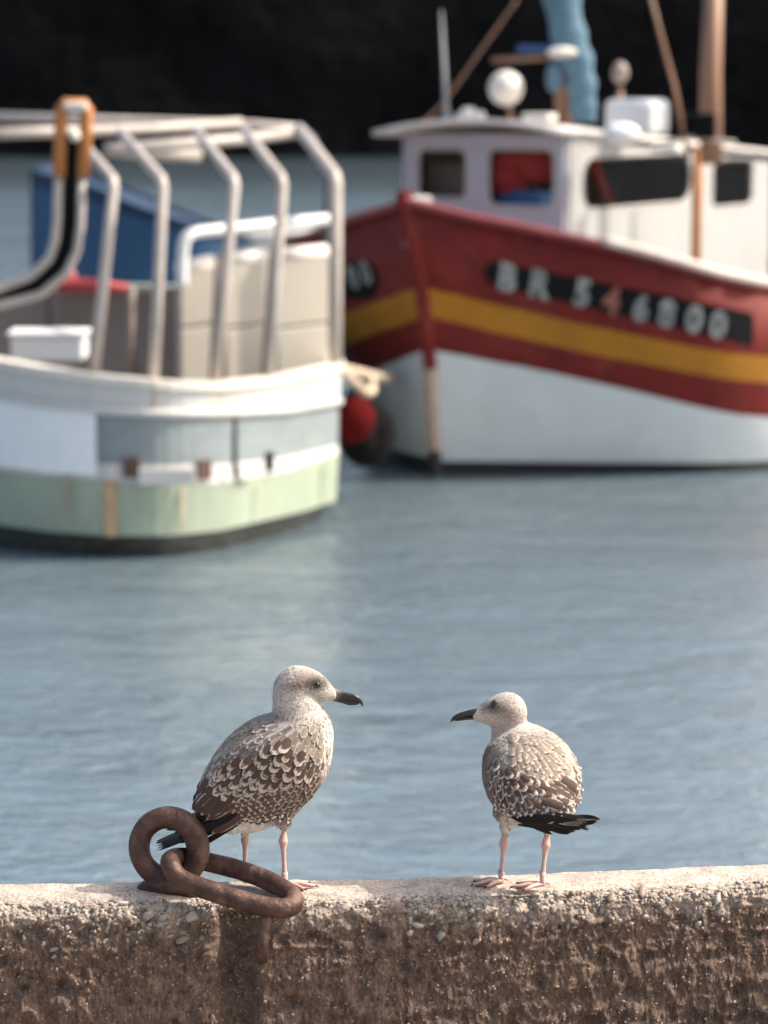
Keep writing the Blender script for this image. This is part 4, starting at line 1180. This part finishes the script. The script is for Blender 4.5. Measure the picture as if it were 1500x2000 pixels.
# mast with wrapped blue sail
q = onroof(1100, .7)
MB().tube([q - Z * .02, atb(1098, 150, q), atb(1092, 60, q), atb(1088, -60, q)], [.055, .05, .045, .04], n=14).build('mast', mast_m, root)
bl = MB(); bp_ = catmull([at(1092, -40, q.y - .10), at(1108, 60, q.y - .10), at(1124, 110, q.y - .11), at(1134, 160, q.y - .1), at(1138, 205, q.y - .1), at(1142, 240, q.y - .1)], 5)
bl.tube(bp_, [.12 * (1 + .18 * math.sin(i * 1.3) * .5) * (1.05 - .4 * i / len(bp_)) for i in range(len(bp_))], n=18, flat=.7).build('furled_sail', blue_l, root)
MB().ball(at(1082, 150, q.y - .12), (.055, .05, .11), 3).build('sail_clew', blue_l, root)
MB().box(at(1010, 104, q.y - .15), (.30, 0, 0), (0, .12, 0), (0, 0, .055)).build('boom_cover', mat('navy_cover', (.02, .06, .16), .7), root, bevel=.02)
MB().ball(at(1098, 102, q.y - .25), (.10, .06, .035), 3).build('boom_block', cream_p, root)
MB().tube([at(960, 118, q.y - .1), at(1085, 110, q.y - .1)], .02).build('boom', mast_m, root)
# white life raft canister and small boxes
q = onroof(1222, .55)
MB().box(q - U1 * .17 + Z * .0, U1 * .36, aft * .30, Z * .235).build('life_raft_box', mat('gelcoat_white', (.76, .76, .76), .3, var=.04), root, bevel=.05)
q = onroof(1222, .15)
MB().ball(q + Z * .045 - U1 * .03, (.12, .08, .07), 3).build('searchlight', mat('gelcoat_white', (.76, .76, .76), .3), root)
q = onroof(1295, .2); MB().box(q - U1 * .1, U1 * .2, aft * .12, Z * .05).build('roof_vent', cream_p, root, bevel=.02)
q = onroof(1212, 1.2)
MB().tube([q, atb(1211, 175, q)], .02).build('horn_post', mast_m, root); MB().ball(atb(1211, 142, q), (.055, .05, .075), 3).build('horn', mat('dull_brown_metal', (.30, .24, .21), .5), root)
q = onroof(1352, .5)
MB().box(atb(1318, 262, q), (.16, 0, 0), (0, .14, 0), (0, 0, .13)).build('floodlight', dark_m, root, bevel=.02)
MB().box(atb(1352, 270, q) - Vector((0, .12, 0)), (.14, 0, 0), (0, .1, 0), (0, 0, .16)).build('floodlight', dark_m, root, bevel=.02)
MB().tube([q - U1 * .3 + Z * .08, q + Z * .13, q + U1 * .3 + Z * .1], .012).build('light_rail', galv, root)
q2 = onroof(1390, .9)
MB().tube([q2 - Z * .05, atb(1388, 150, q2), atb(1396, -60, q2)], [.075, .07, .06], n=14).build('derrick', mast_m, root)
MB().tube([onroof(1345, .4), atb(1318, 170, q), atb(1296, 90, q), atb(1262, -40, q)], .013).build('stay', mast_m, root)

# ------------------------------------------------------------------ pale green, grey and white work boat
PL_ = [(-330, 17.6), (-180, 16.9), (-40, 16.4), (90, 16.14), (220, 16.02), (330, 16.03), (435, 16.24), (520, 16.55), (596, 16.92), (640, 17.25), (662, 17.48)]
XY = [(at(px, 800, Y).x, Y) for px, Y in PL_]
near = [Vector((x, y, 0)) for x, y in XY]
near = catmull(near, 4)
def band(px_pts, y_list):
    return [at(proj((p.x, p.y, .8))[0], interp(proj((p.x, p.y, .8))[0], px_pts, y_list), p.y).z for p in near]
XS_ = [-200, 90, 200, 340, 440, 560, 662]
rail = band(XS_, [668, 722, 737, 749, 750, 736, 713])
b1_ = band([-200, 90, 200, 330, 435, 560, 662], [745, 795, 806, 812, 812, 806, 788])      # foot of the white top strake
b2_ = band([-200, 90, 200, 330, 435, 560, 662], [860, 905, 906, 908, 906, 893, 868])      # foot of the grey
b3_ = band([-200, 90, 200, 330, 435, 560, 662], [890, 930, 936, 945, 943, 920, 887])      # top of the green
b4_ = band([-200, 90, 220, 330, 435, 596, 662], [1000, 1040, 1048, 1048, 1037, 1000, 979])
cen = Vector((at(200, 800, 16).x, 19.0, 0))
wroot = empty('work_boat', (cen.x, cen.y - 1, 0)); tag(wroot, 'pale green, grey and white work boat on the left with tubular deck frame', 'work boat')
def row(zs, out=0.0):
    r_ = []
    for i, (p, z) in enumerate(zip(near, zs)):
        t = (near[min(i + 1, len(near) - 1)] - near[max(i - 1, 0)]).normalized(); n = Vector((t.y, -t.x, 0))
        if n.y > 0: n = -n
        q = p + n * out; r_.append(Vector((q.x, q.y, z)))
    return r_
farY = 21.3
def closing(rw):
    """carry a row round the far side"""
    a, b_ = rw[-1], rw[0]
    return rw + [Vector((a.x - .06, 18.6, a.z)), Vector((a.x - .3, farY - .6, a.z)), Vector((a.x - .9, farY, a.z)), Vector((b_.x + .3, farY, b_.z)), Vector((b_.x - .2, 19.3, b_.z))]
hb = MB()
wl_ = row([.03] * len(near), -.10); 
layers = [(row(rail, .02), 0), (row(b1_, .0), 1), (row(b2_, -.005), 2), (row(b3_, .0), 3), (row(b4_, -.02), 4), (row([z - .02 for z in b4_], -.06), 4), (wl_, 4), (row([-.35] * len(near), -.3), 4)]
for i in range(len(layers) - 1):
    hb.grid([closing(layers[i][0]), closing(layers[i + 1][0])], layers[i][1], closed=True)
whull = hb.build('hull', [whiteh, grey_p, whiteh, green_p, weed_m], wroot, smooth_=False)
# rub rail / bulwark cap
r_out = closing(row(rail, .035)); r_in = closing(row(rail, -.07))
cp_ = MB(); up_ = Vector((0, 0, .03))
cp_.grid([[p - up_ for p in r_out], [p + up_ * .4 for p in r_out], [p + up_ * .4 for p in r_in], [p - up_ for p in r_in]], closed=True)
cp_.build('bulwark_cap', mat('cream_worn_cap', (.70, .64, .57), .55, var=.1, scale=6, dirt=(.5, .36, .26), dirt_amt=.5, dscale=7), wroot, smooth_=False)
r_l = row([z + .012 for z in b1_], .012)
MB().tube(r_l, .022, n=8, flat=.7).build('rub_strake', whiteh, wroot)
inb = closing(row(rail, -.07)); MB().grid([inb, [Vector((p.x, p.y, .42)) for p in inb]], closed=True).build('bulwark', tan_m, wroot, smooth_=False)
dk = closing(row([.44] * len(near), -.07)); MB().add(dk, [tuple(range(len(dk)))]).build('deck', mat('deck_grey', (.3, .31, .3), .7), wroot, smooth_=False)
def near_at(px, z, out):
    """point on the near side under picture column px"""
    best = min(range(len(near) - 1), key=lambda i: abs(proj((near[i].x, near[i].y, z))[0] - px)); 
    p = near[best]; t = (near[min(best + 1, len(near) - 1)] - near[max(best - 1, 0)]).normalized(); n = Vector((t.y, -t.x, 0)); n = -n if n.y > 0 else n
    q = at(px, 800, p.y); return Vector((q.x, p.y, z)) + n * out, t, n
# white forward panel at the left over the grey
pr = [i for i, p in enumerate(near) if proj((p.x, p.y, .6))[0] < 204]
a_ = row(b1_, .014); c_ = row([z + .02 for z in b3_], .014)
MB().grid([[a_[i] for i in pr], [c_[i] for i in pr]]).build('white_panel', mat('clean_white_panel', (.80, .80, .80), .5, var=.04), wroot, smooth_=False)
def zband(zs, px): 
    i = min(range(len(near)), key=lambda i: abs(proj((near[i].x, near[i].y, .6))[0] - px)); return zs[i]
# seam, scuppers
p, t, n = near_at(451, 0, .004); z0, z1 = zband(b3_, 451) + .03, zband(b1_, 451)
MB().box(Vector((p.x, p.y, z0)), t * .032, n * .012, Z * (z1 - z0)).build('seam', dark_m, wroot, smooth_=False)
for px in (240, 384, 520):
    p, t, n = near_at(px, 0, -.02); z0 = zband(b3_, px) + .02; wdt = .085 if px < 500 else .05
    MB().box(Vector((p.x, p.y, z0)), t * wdt, n * .035, Z * .10).build('scupper', mat('scupper_rust', (.10, .055, .04), .8, var=.4, scale=20) if px < 500 else dark_m, wroot, smooth_=False)
# chipped white blocks along the lower strake
for x0, x1 in ((205, 228), (268, 380), (428, 448), (462, 506)):
    pa, t, n = near_at(x0, 0, .008); z0 = zband(b3_, (x0 + x1) / 2)
    MB().box(Vector((pa.x, pa.y, z0 + .0)), t * ((x1 - x0) / 372), n * .012, Z * .085).build('rubbing_block', whiteh, wroot, bevel=.006)
# rust run
pa, t, n = near_at(203, 0, .014); z0 = zband(b4_, 215); z1 = zband(b3_, 215)
rs = MB(); rr3 = random.Random(4); L1, L2 = [], []
for i in range(12):
    z = lerp(z0, z1 + .02, i / 11); ww = .026 + .016 * rr3.random(); cxx = .03 + .008 * rr3.random()
    L1.append(Vector((pa.x, pa.y, z)) + t * (cxx - ww)); L2.append(Vector((pa.x, pa.y, z)) + t * (cxx + ww))
rs.grid([L1, L2]).build('rust_run', mat('rust_stain', (.46, .29, .17), .8, var=.35, scale=14), wroot, smooth_=False)
for x0, zt, zb_, ww0 in ((130, b2_, b4_, .012), (352, b3_, b4_, .014), (590, rail, b2_, .010), (300, rail, b1_, .012), (505, b3_, b4_, .01), (636, b3_, b4_, .016)):
    pa, t, n = near_at(x0, 0, .016); za, zc = zband(zt, x0), zband(zb_, x0) + .03; L1, L2 = [], []
    for i in range(10):
        z = lerp(zc, za - .02, i / 9); ww = ww0 * (.5 + .5 * i / 9) * rr3.uniform(.7, 1.2); cx_ = .006 * rr3.random()
        o_ = Vector((pa.x, pa.y, z)) + t * cx_; L1.append(o_ - t * ww); L2.append(o_ + t * ww)
    MB().grid([L1, L2]).build('rust_run', mat('faint_rust_stain', (.42, .33, .24), .8, var=.3, scale=20) if x0 != 636 else mat('green_stain', (.20, .26, .16), .8), wroot, smooth_=False)
# the tubular frame
def yr(px):
    return interp(px, [p[0] for p in PL_], [p[1] for p in PL_])
def bent(xb, yb, xk, yk, xt, yt, back=.95, off=.06, w_=.029):
    Yb = yr(xb) + off
    b_ = at(xb, yb + 8, Yb); k_ = at(xk, yk, Yb); t_ = at(xt, yt, Yb + back)
    r = MB().tube([b_, lerp(b_, k_, .5), k_ - Vector((0, 0, .03)), lerp(k_, t_, .035), lerp(k_, t_, .5), t_], w_, n=12)
    return r.build('frame_post', galv, wroot), t_
tops = []
for a in ((182, 738, 222, 352, 165, 285), (300, 745, 318, 352, 235, 258), (421, 748, 458, 350, 385, 258), (526, 740, 552, 350, 475, 252)):
    o, t_ = bent(*a); tops.append(t_)
o, t5 = bent(655, 712, 656, 345, 584, 252, w_=.037)
MB().tube([t5, at(475, 243, t5.y + .1), at(200, 235, t5.y + .2), at(-60, 226, t5.y + .3)], .030).build('top_rail', galv, wroot)
MB().tube([t5 + Vector((0, .05, -.02)), at(470, 272, 17.9), at(215, 292, 17.2)], .034).build('top_rail', galv, wroot)
MB().tube([at(470, 240, 18.3), at(300, 252, 18.0), at(90, 258, 17.6), at(-40, 262, 17.4)], .032).build('top_rail', galv, wroot)
MB().tube([at(600, 262, t5.y + .05), at(600, 262, t5.y + .05) + Vector((.02, .1, -.02)), at(642, 352, 18.2), at(644, 720, 18.2)], .03).build('frame_post', mat('dark_tube', (.10, .10, .11), .5), wroot)
for (xa, ya, xb, yb) in ((430, 505, 418, 748), (534, 500, 520, 742), (258, 560, 252, 745)):
    MB().tube([at(xa, ya, 17.0), at(xb, yb, 17.0)], .030 if xa > 300 else .02).build('inner_post', mat('brown_tube', (.22, .17, .15), .6, var=.2), wroot)
MB().tube([at(205, 292, 18.0), at(300, 300, 18.1), at(392, 304, 18.2)], .04).build('crossbar', galv, wroot)
# inner rail hoop
MB().tube(catmull([at(356, 560, 17.15), at(357, 500, 17.15), at(362, 468, 17.15), at(380, 455, 17.2), at(460, 446, 17.35), at(560, 435, 17.55), at(640, 428, 17.75)], 5), .033).build('guard_rail', whitetube, wroot)
# beige upright panels
for (x0, yt0, x1, yt1, Ya, Yb) in ((352, 528, 422, 512, 17.25, 17.35), (440, 508, 524, 500, 17.36, 17.5), (541, 502, 642, 492, 17.52, 17.7)):
    p0, p1 = at(x0, yt0, Ya), at(x1, yt1, Yb); d = (p1 - p0); dh = Vector((d.x, d.y, 0)); nn = Vector((-dh.y, dh.x, 0)).normalized(); 
    if nn.y < 0: nn = -nn
    zb_ = .5; zm = at(x0, 642, Ya).z
    A = [p0, p1]
    pan = MB()
    def quad(zl0, zl1, zh0, zh1):
        v_ = []
        for off in (0, .07):
            v_ += [Vector((p0.x, p0.y, zl0)) + nn * off, Vector((p1.x, p1.y, zl1)) + nn * off, Vector((p1.x, p1.y, zh1)) + nn * off, Vector((p0.x, p0.y, zh0)) + nn * off]
        pan.add(v_, [(0, 1, 2, 3), (4, 7, 6, 5), (0, 4, 5, 1), (2, 6, 7, 3), (1, 5, 6, 2), (0, 3, 7, 4)])
    quad(zb_, zb_, zm - .006, zm + .014); quad(zm + .004, zm + .024, p0.z, p1.z)
    pan.build('side_panel', beige_m, wroot, bevel=.012)
    MB().tube([p0 + nn * .035, p1 + nn * .035], .045, n=12).build('panel_edge', mat('pale_edging', (.70, .64, .58), .45), wroot)
# dark boards behind on the left
for x0, x1 in ((-60, 92), (96, 254), (262, 350)):
    p0, p1 = at(x0, 568, 17.9), at(x1, 572, 17.9)
    MB().box(Vector((p0.x, 17.9, .5)), (p1.x - p0.x, 0, 0), (0, .05, 0), (0, 0, p0.z - .5)).build('board', tan_m, wroot, bevel=.008)
MB().tube([at(-60, 556, 17.85), at(352, 562, 17.85)], .022).build('board_rail', mat('dull_green_tube', (.12, .15, .14), .6), wroot)
# things lying on it
q = at(178, 560, 17.75); e = empty('red_bundle', q); tag(e, 'rolled red tarpaulin lying on the dark boards of the work boat', 'tarpaulin')
MB().tube([at(100, 556, 17.75), at(130, 557, 17.75), at(200, 559, 17.75), at(252, 563, 17.75)], [.03, .045, .04, .02], n=14).build('roll', mat('red_tarp', (.36, .035, .04), .6, var=.15, bump=.5, bscale=30), e)
MB().ball(at(134, 538, 17.78), (.045, .04, .05), 3).build('knot', mat('faded_red', (.42, .14, .13), .7), e)
q = at(120, 690, 16.6); e = empty('white_crate', q); tag(e, 'small white crate on the rail at the left edge', 'crate')
p0 = at(20, 706, 16.6)
MB().box(p0, (.40, 0, 0), (0, .28, 0), (0, 0, .135)).build('crate_body', mat('clean_white_panel', (.80, .80, .80), .5), e, bevel=.02)
MB().box(p0 + Vector((-.015, -.015, .137)), (.43, 0, 0), (0, .31, 0), (0, 0, .022)).build('lid', mat('clean_white_panel', (.80, .80, .80), .5), e, bevel=.008)
# orange hoist bracket with black hose
q = at(140, 600, 16.45); e = empty('hoist_bracket', (q.x, q.y, .9)); tag(e, 'orange upright hoist bracket with grey legs at the left edge of the work boat', 'hoist')
YH = 16.35
MB().tube([at(116, 345, YH), at(120, 212, YH), at(126, 204, YH), at(166, 206, YH), at(170, 214, YH), at(162, 345, YH)], .036, n=12).build('bracket', orange_m, e)
MB().box(at(124, 216, YH - .05), (.125, 0, 0), (0, .09, 0), (0, 0, .045)).build('bracket_cap', mat('pale_edging', (.70, .64, .58), .45), e, bevel=.01)
MB().tube([at(114, 345, YH), at(112, 430, YH), at(108, 470, YH), at(96, 505, YH), at(60, 540, YH), at(-20, 570, YH), at(-90, 580, YH)], .026, n=12).build('bracket_leg', galv, e)
MB().tube([at(160, 345, YH), at(157, 440, YH), at(150, 490, YH), at(128, 535, YH), at(80, 575, YH), at(-20, 600, YH), at(-90, 612, YH)], .024, n=12).build('bracket_leg', galv, e)
q = at(125, 500, 16.3); e = empty('black_hose', q); tag(e, 'thick black hose curving down inside the orange hoist bracket', 'hose')
MB().tube(catmull([at(140, 262, YH + .03), at(139, 350, YH + .03), at(137, 430, YH + .03), at(128, 490, YH + .03), at(104, 530, YH + .03), at(60, 560, YH + .03), at(0, 575, YH + .05), at(-60, 640, YH + .05)], 6), .048, n=12).build('hose', dark_m, e)
MB().ball(at(146, 266, YH - .04), .030, 3).build('hose_coupling', cream_p, e)

# ------------------------------------------------------------------ blue boat behind
YK = 25.0
top = [(60, 330), (165, 358), (250, 395), (330, 424), (400, 447), (470, 466), (486, 470)]
bt = [(60, 560), (165, 560), (250, 558), (330, 556), (400, 548), (460, 530), (480, 520)]
e = empty('blue_boat', at(300, 560, YK + 1)); tag(e, 'deep blue boat hull beyond the work boat, sheer falling to the right', 'boat')
def ycurve(px): return YK + .0 + .7 * ((px - 60) / 430) ** 4
TP = catmull([at(x, y, ycurve(x)) for x, y in top], 4); BT = catmull([at(x, y, ycurve(x) + .12) for x, y in bt], 4)
def farside(r_, sp_): return r_ + [Vector((p.x, 2 * (YK + .7) - p.y + .15, p.z)) for p in r_[::-1]]
T2 = farside(TP, 1); B2 = farside(BT, 1); WLn = [Vector((p.x, p.y + (.1 if p.y < YK + .76 else -.1), -.2)) for p in B2]
M2 = [lerp(a, b_, .12) - Vector((0, 0, 0)) for a, b_ in zip(T2, B2)]
hb = MB(); hb.grid([M2, B2], 0, closed=True); hb.grid([B2, WLn], 1, closed=True); hb.build('hull', [blue_p, mat('teal_boot_stripe', (.05, .09, .09), .5)], e)
gm_ = MB(); T3 = [p + (p - Vector(((T2[0].x + T2[-1].x) / 2, YK + .76, p.z))).normalized() * .03 for p in T2]
gm_.grid([T3, [p + (q - p) * .10 for p, q in zip(T3, B2)]], closed=True).build('rubbing_strake', mat('navy_strake', (.010, .030, .075), .5), e)
MB().add([p - Vector((0, 0, .03)) for p in T2], [tuple(range(len(T2)))]).build('deck_cover', mat('navy_strake', (.010, .030, .075), .5), e, smooth_=False)

# ------------------------------------------------------------------ fender, tyre, mooring rope between the boats
q = at(688, 818, 17.95); e = empty('red_fender', q); tag(e, 'round red buoy fender squeezed between the two boats', 'fender')
MB().ball(q, (.135, .13, .145), 4).build('fender_body', redb_m, e)
MB().tube([q + Z * .13, q + Z * .19], [.04, .028]).build('fender_neck', mat('navy_strake', (.010, .030, .075), .5), e)
q = at(716, 846, 18.35); e = empty('shade_filler', q); tag(e, 'black tyre added to darken the gap behind the red fender', 'filler')
MB().tube([q + Vector((.8, .6, 0)).normalized() * .06 * math.cos(a) + Z * (.085 * math.sin(a)) for a in np.linspace(0, 6.283, 33)[:-1]], .125, True, 14).build('filler_ring', dark_m, e)  # added black ring, stands in for the dark shade between the hulls
q = at(700, 735, 18.0); e = empty('mooring_rope', q); tag(e, 'pale mooring rope coiled between the work boat corner and the red bow', 'rope')
MB().tube(catmull([at(655, 712, 17.5), at(680, 722, 17.8), at(706, 728, 18.2), at(735, 735, 19.0), at(770, 742, 19.7)], 5), .028).build('line', rope_m, e)
MB().tube(catmull([at(664, 722, 17.55), at(690, 745, 17.8), at(712, 765, 18.1), at(727, 762, 18.5), at(722, 735, 18.6)], 5), .030).build('line', rope_m, e)

# ------------------------------------------------------------------ small far things
def dinghy(px, py, L, Hh, label, m_, ang=0):
    q = onz(px, py, 0); e = empty('dinghy', q); tag(e, label, 'dinghy')
    rows = []
    d = Vector((math.cos(ang), math.sin(ang), 0)); s = Vector((-math.sin(ang), math.cos(ang), 0))
    for lv, (kk, z) in enumerate(((.7, -.05), (.92, Hh * .5), (1, Hh))):
        r_ = []
        for a in np.linspace(0, 6.283, 25)[:-1]:
            x = math.cos(a); y = math.sin(a); x_ = x * L / 2 * (kk if x < 0 else kk); r_.append(q + d * x_ + s * y * L * .2 * kk * (1 if x < .2 else 1 - .35 * (x - .2)) + Z * (z + (.12 * Hh if x > 0 else 0) * x))
        rows.append(r_)
    MB().grid(rows, closed=True).build('hull', m_, e)
    MB().tube(rows[-1], .03, True, 8).build('gunwale', cream_p, e)
    MB().add([p - Z * Hh * .5 for p in rows[-1]], [tuple(range(24))]).build('floor', m_, e)
dinghy(520, 492, 1.5, .28, 'small white dinghy afloat just behind the beige panels', whiteh, .1)
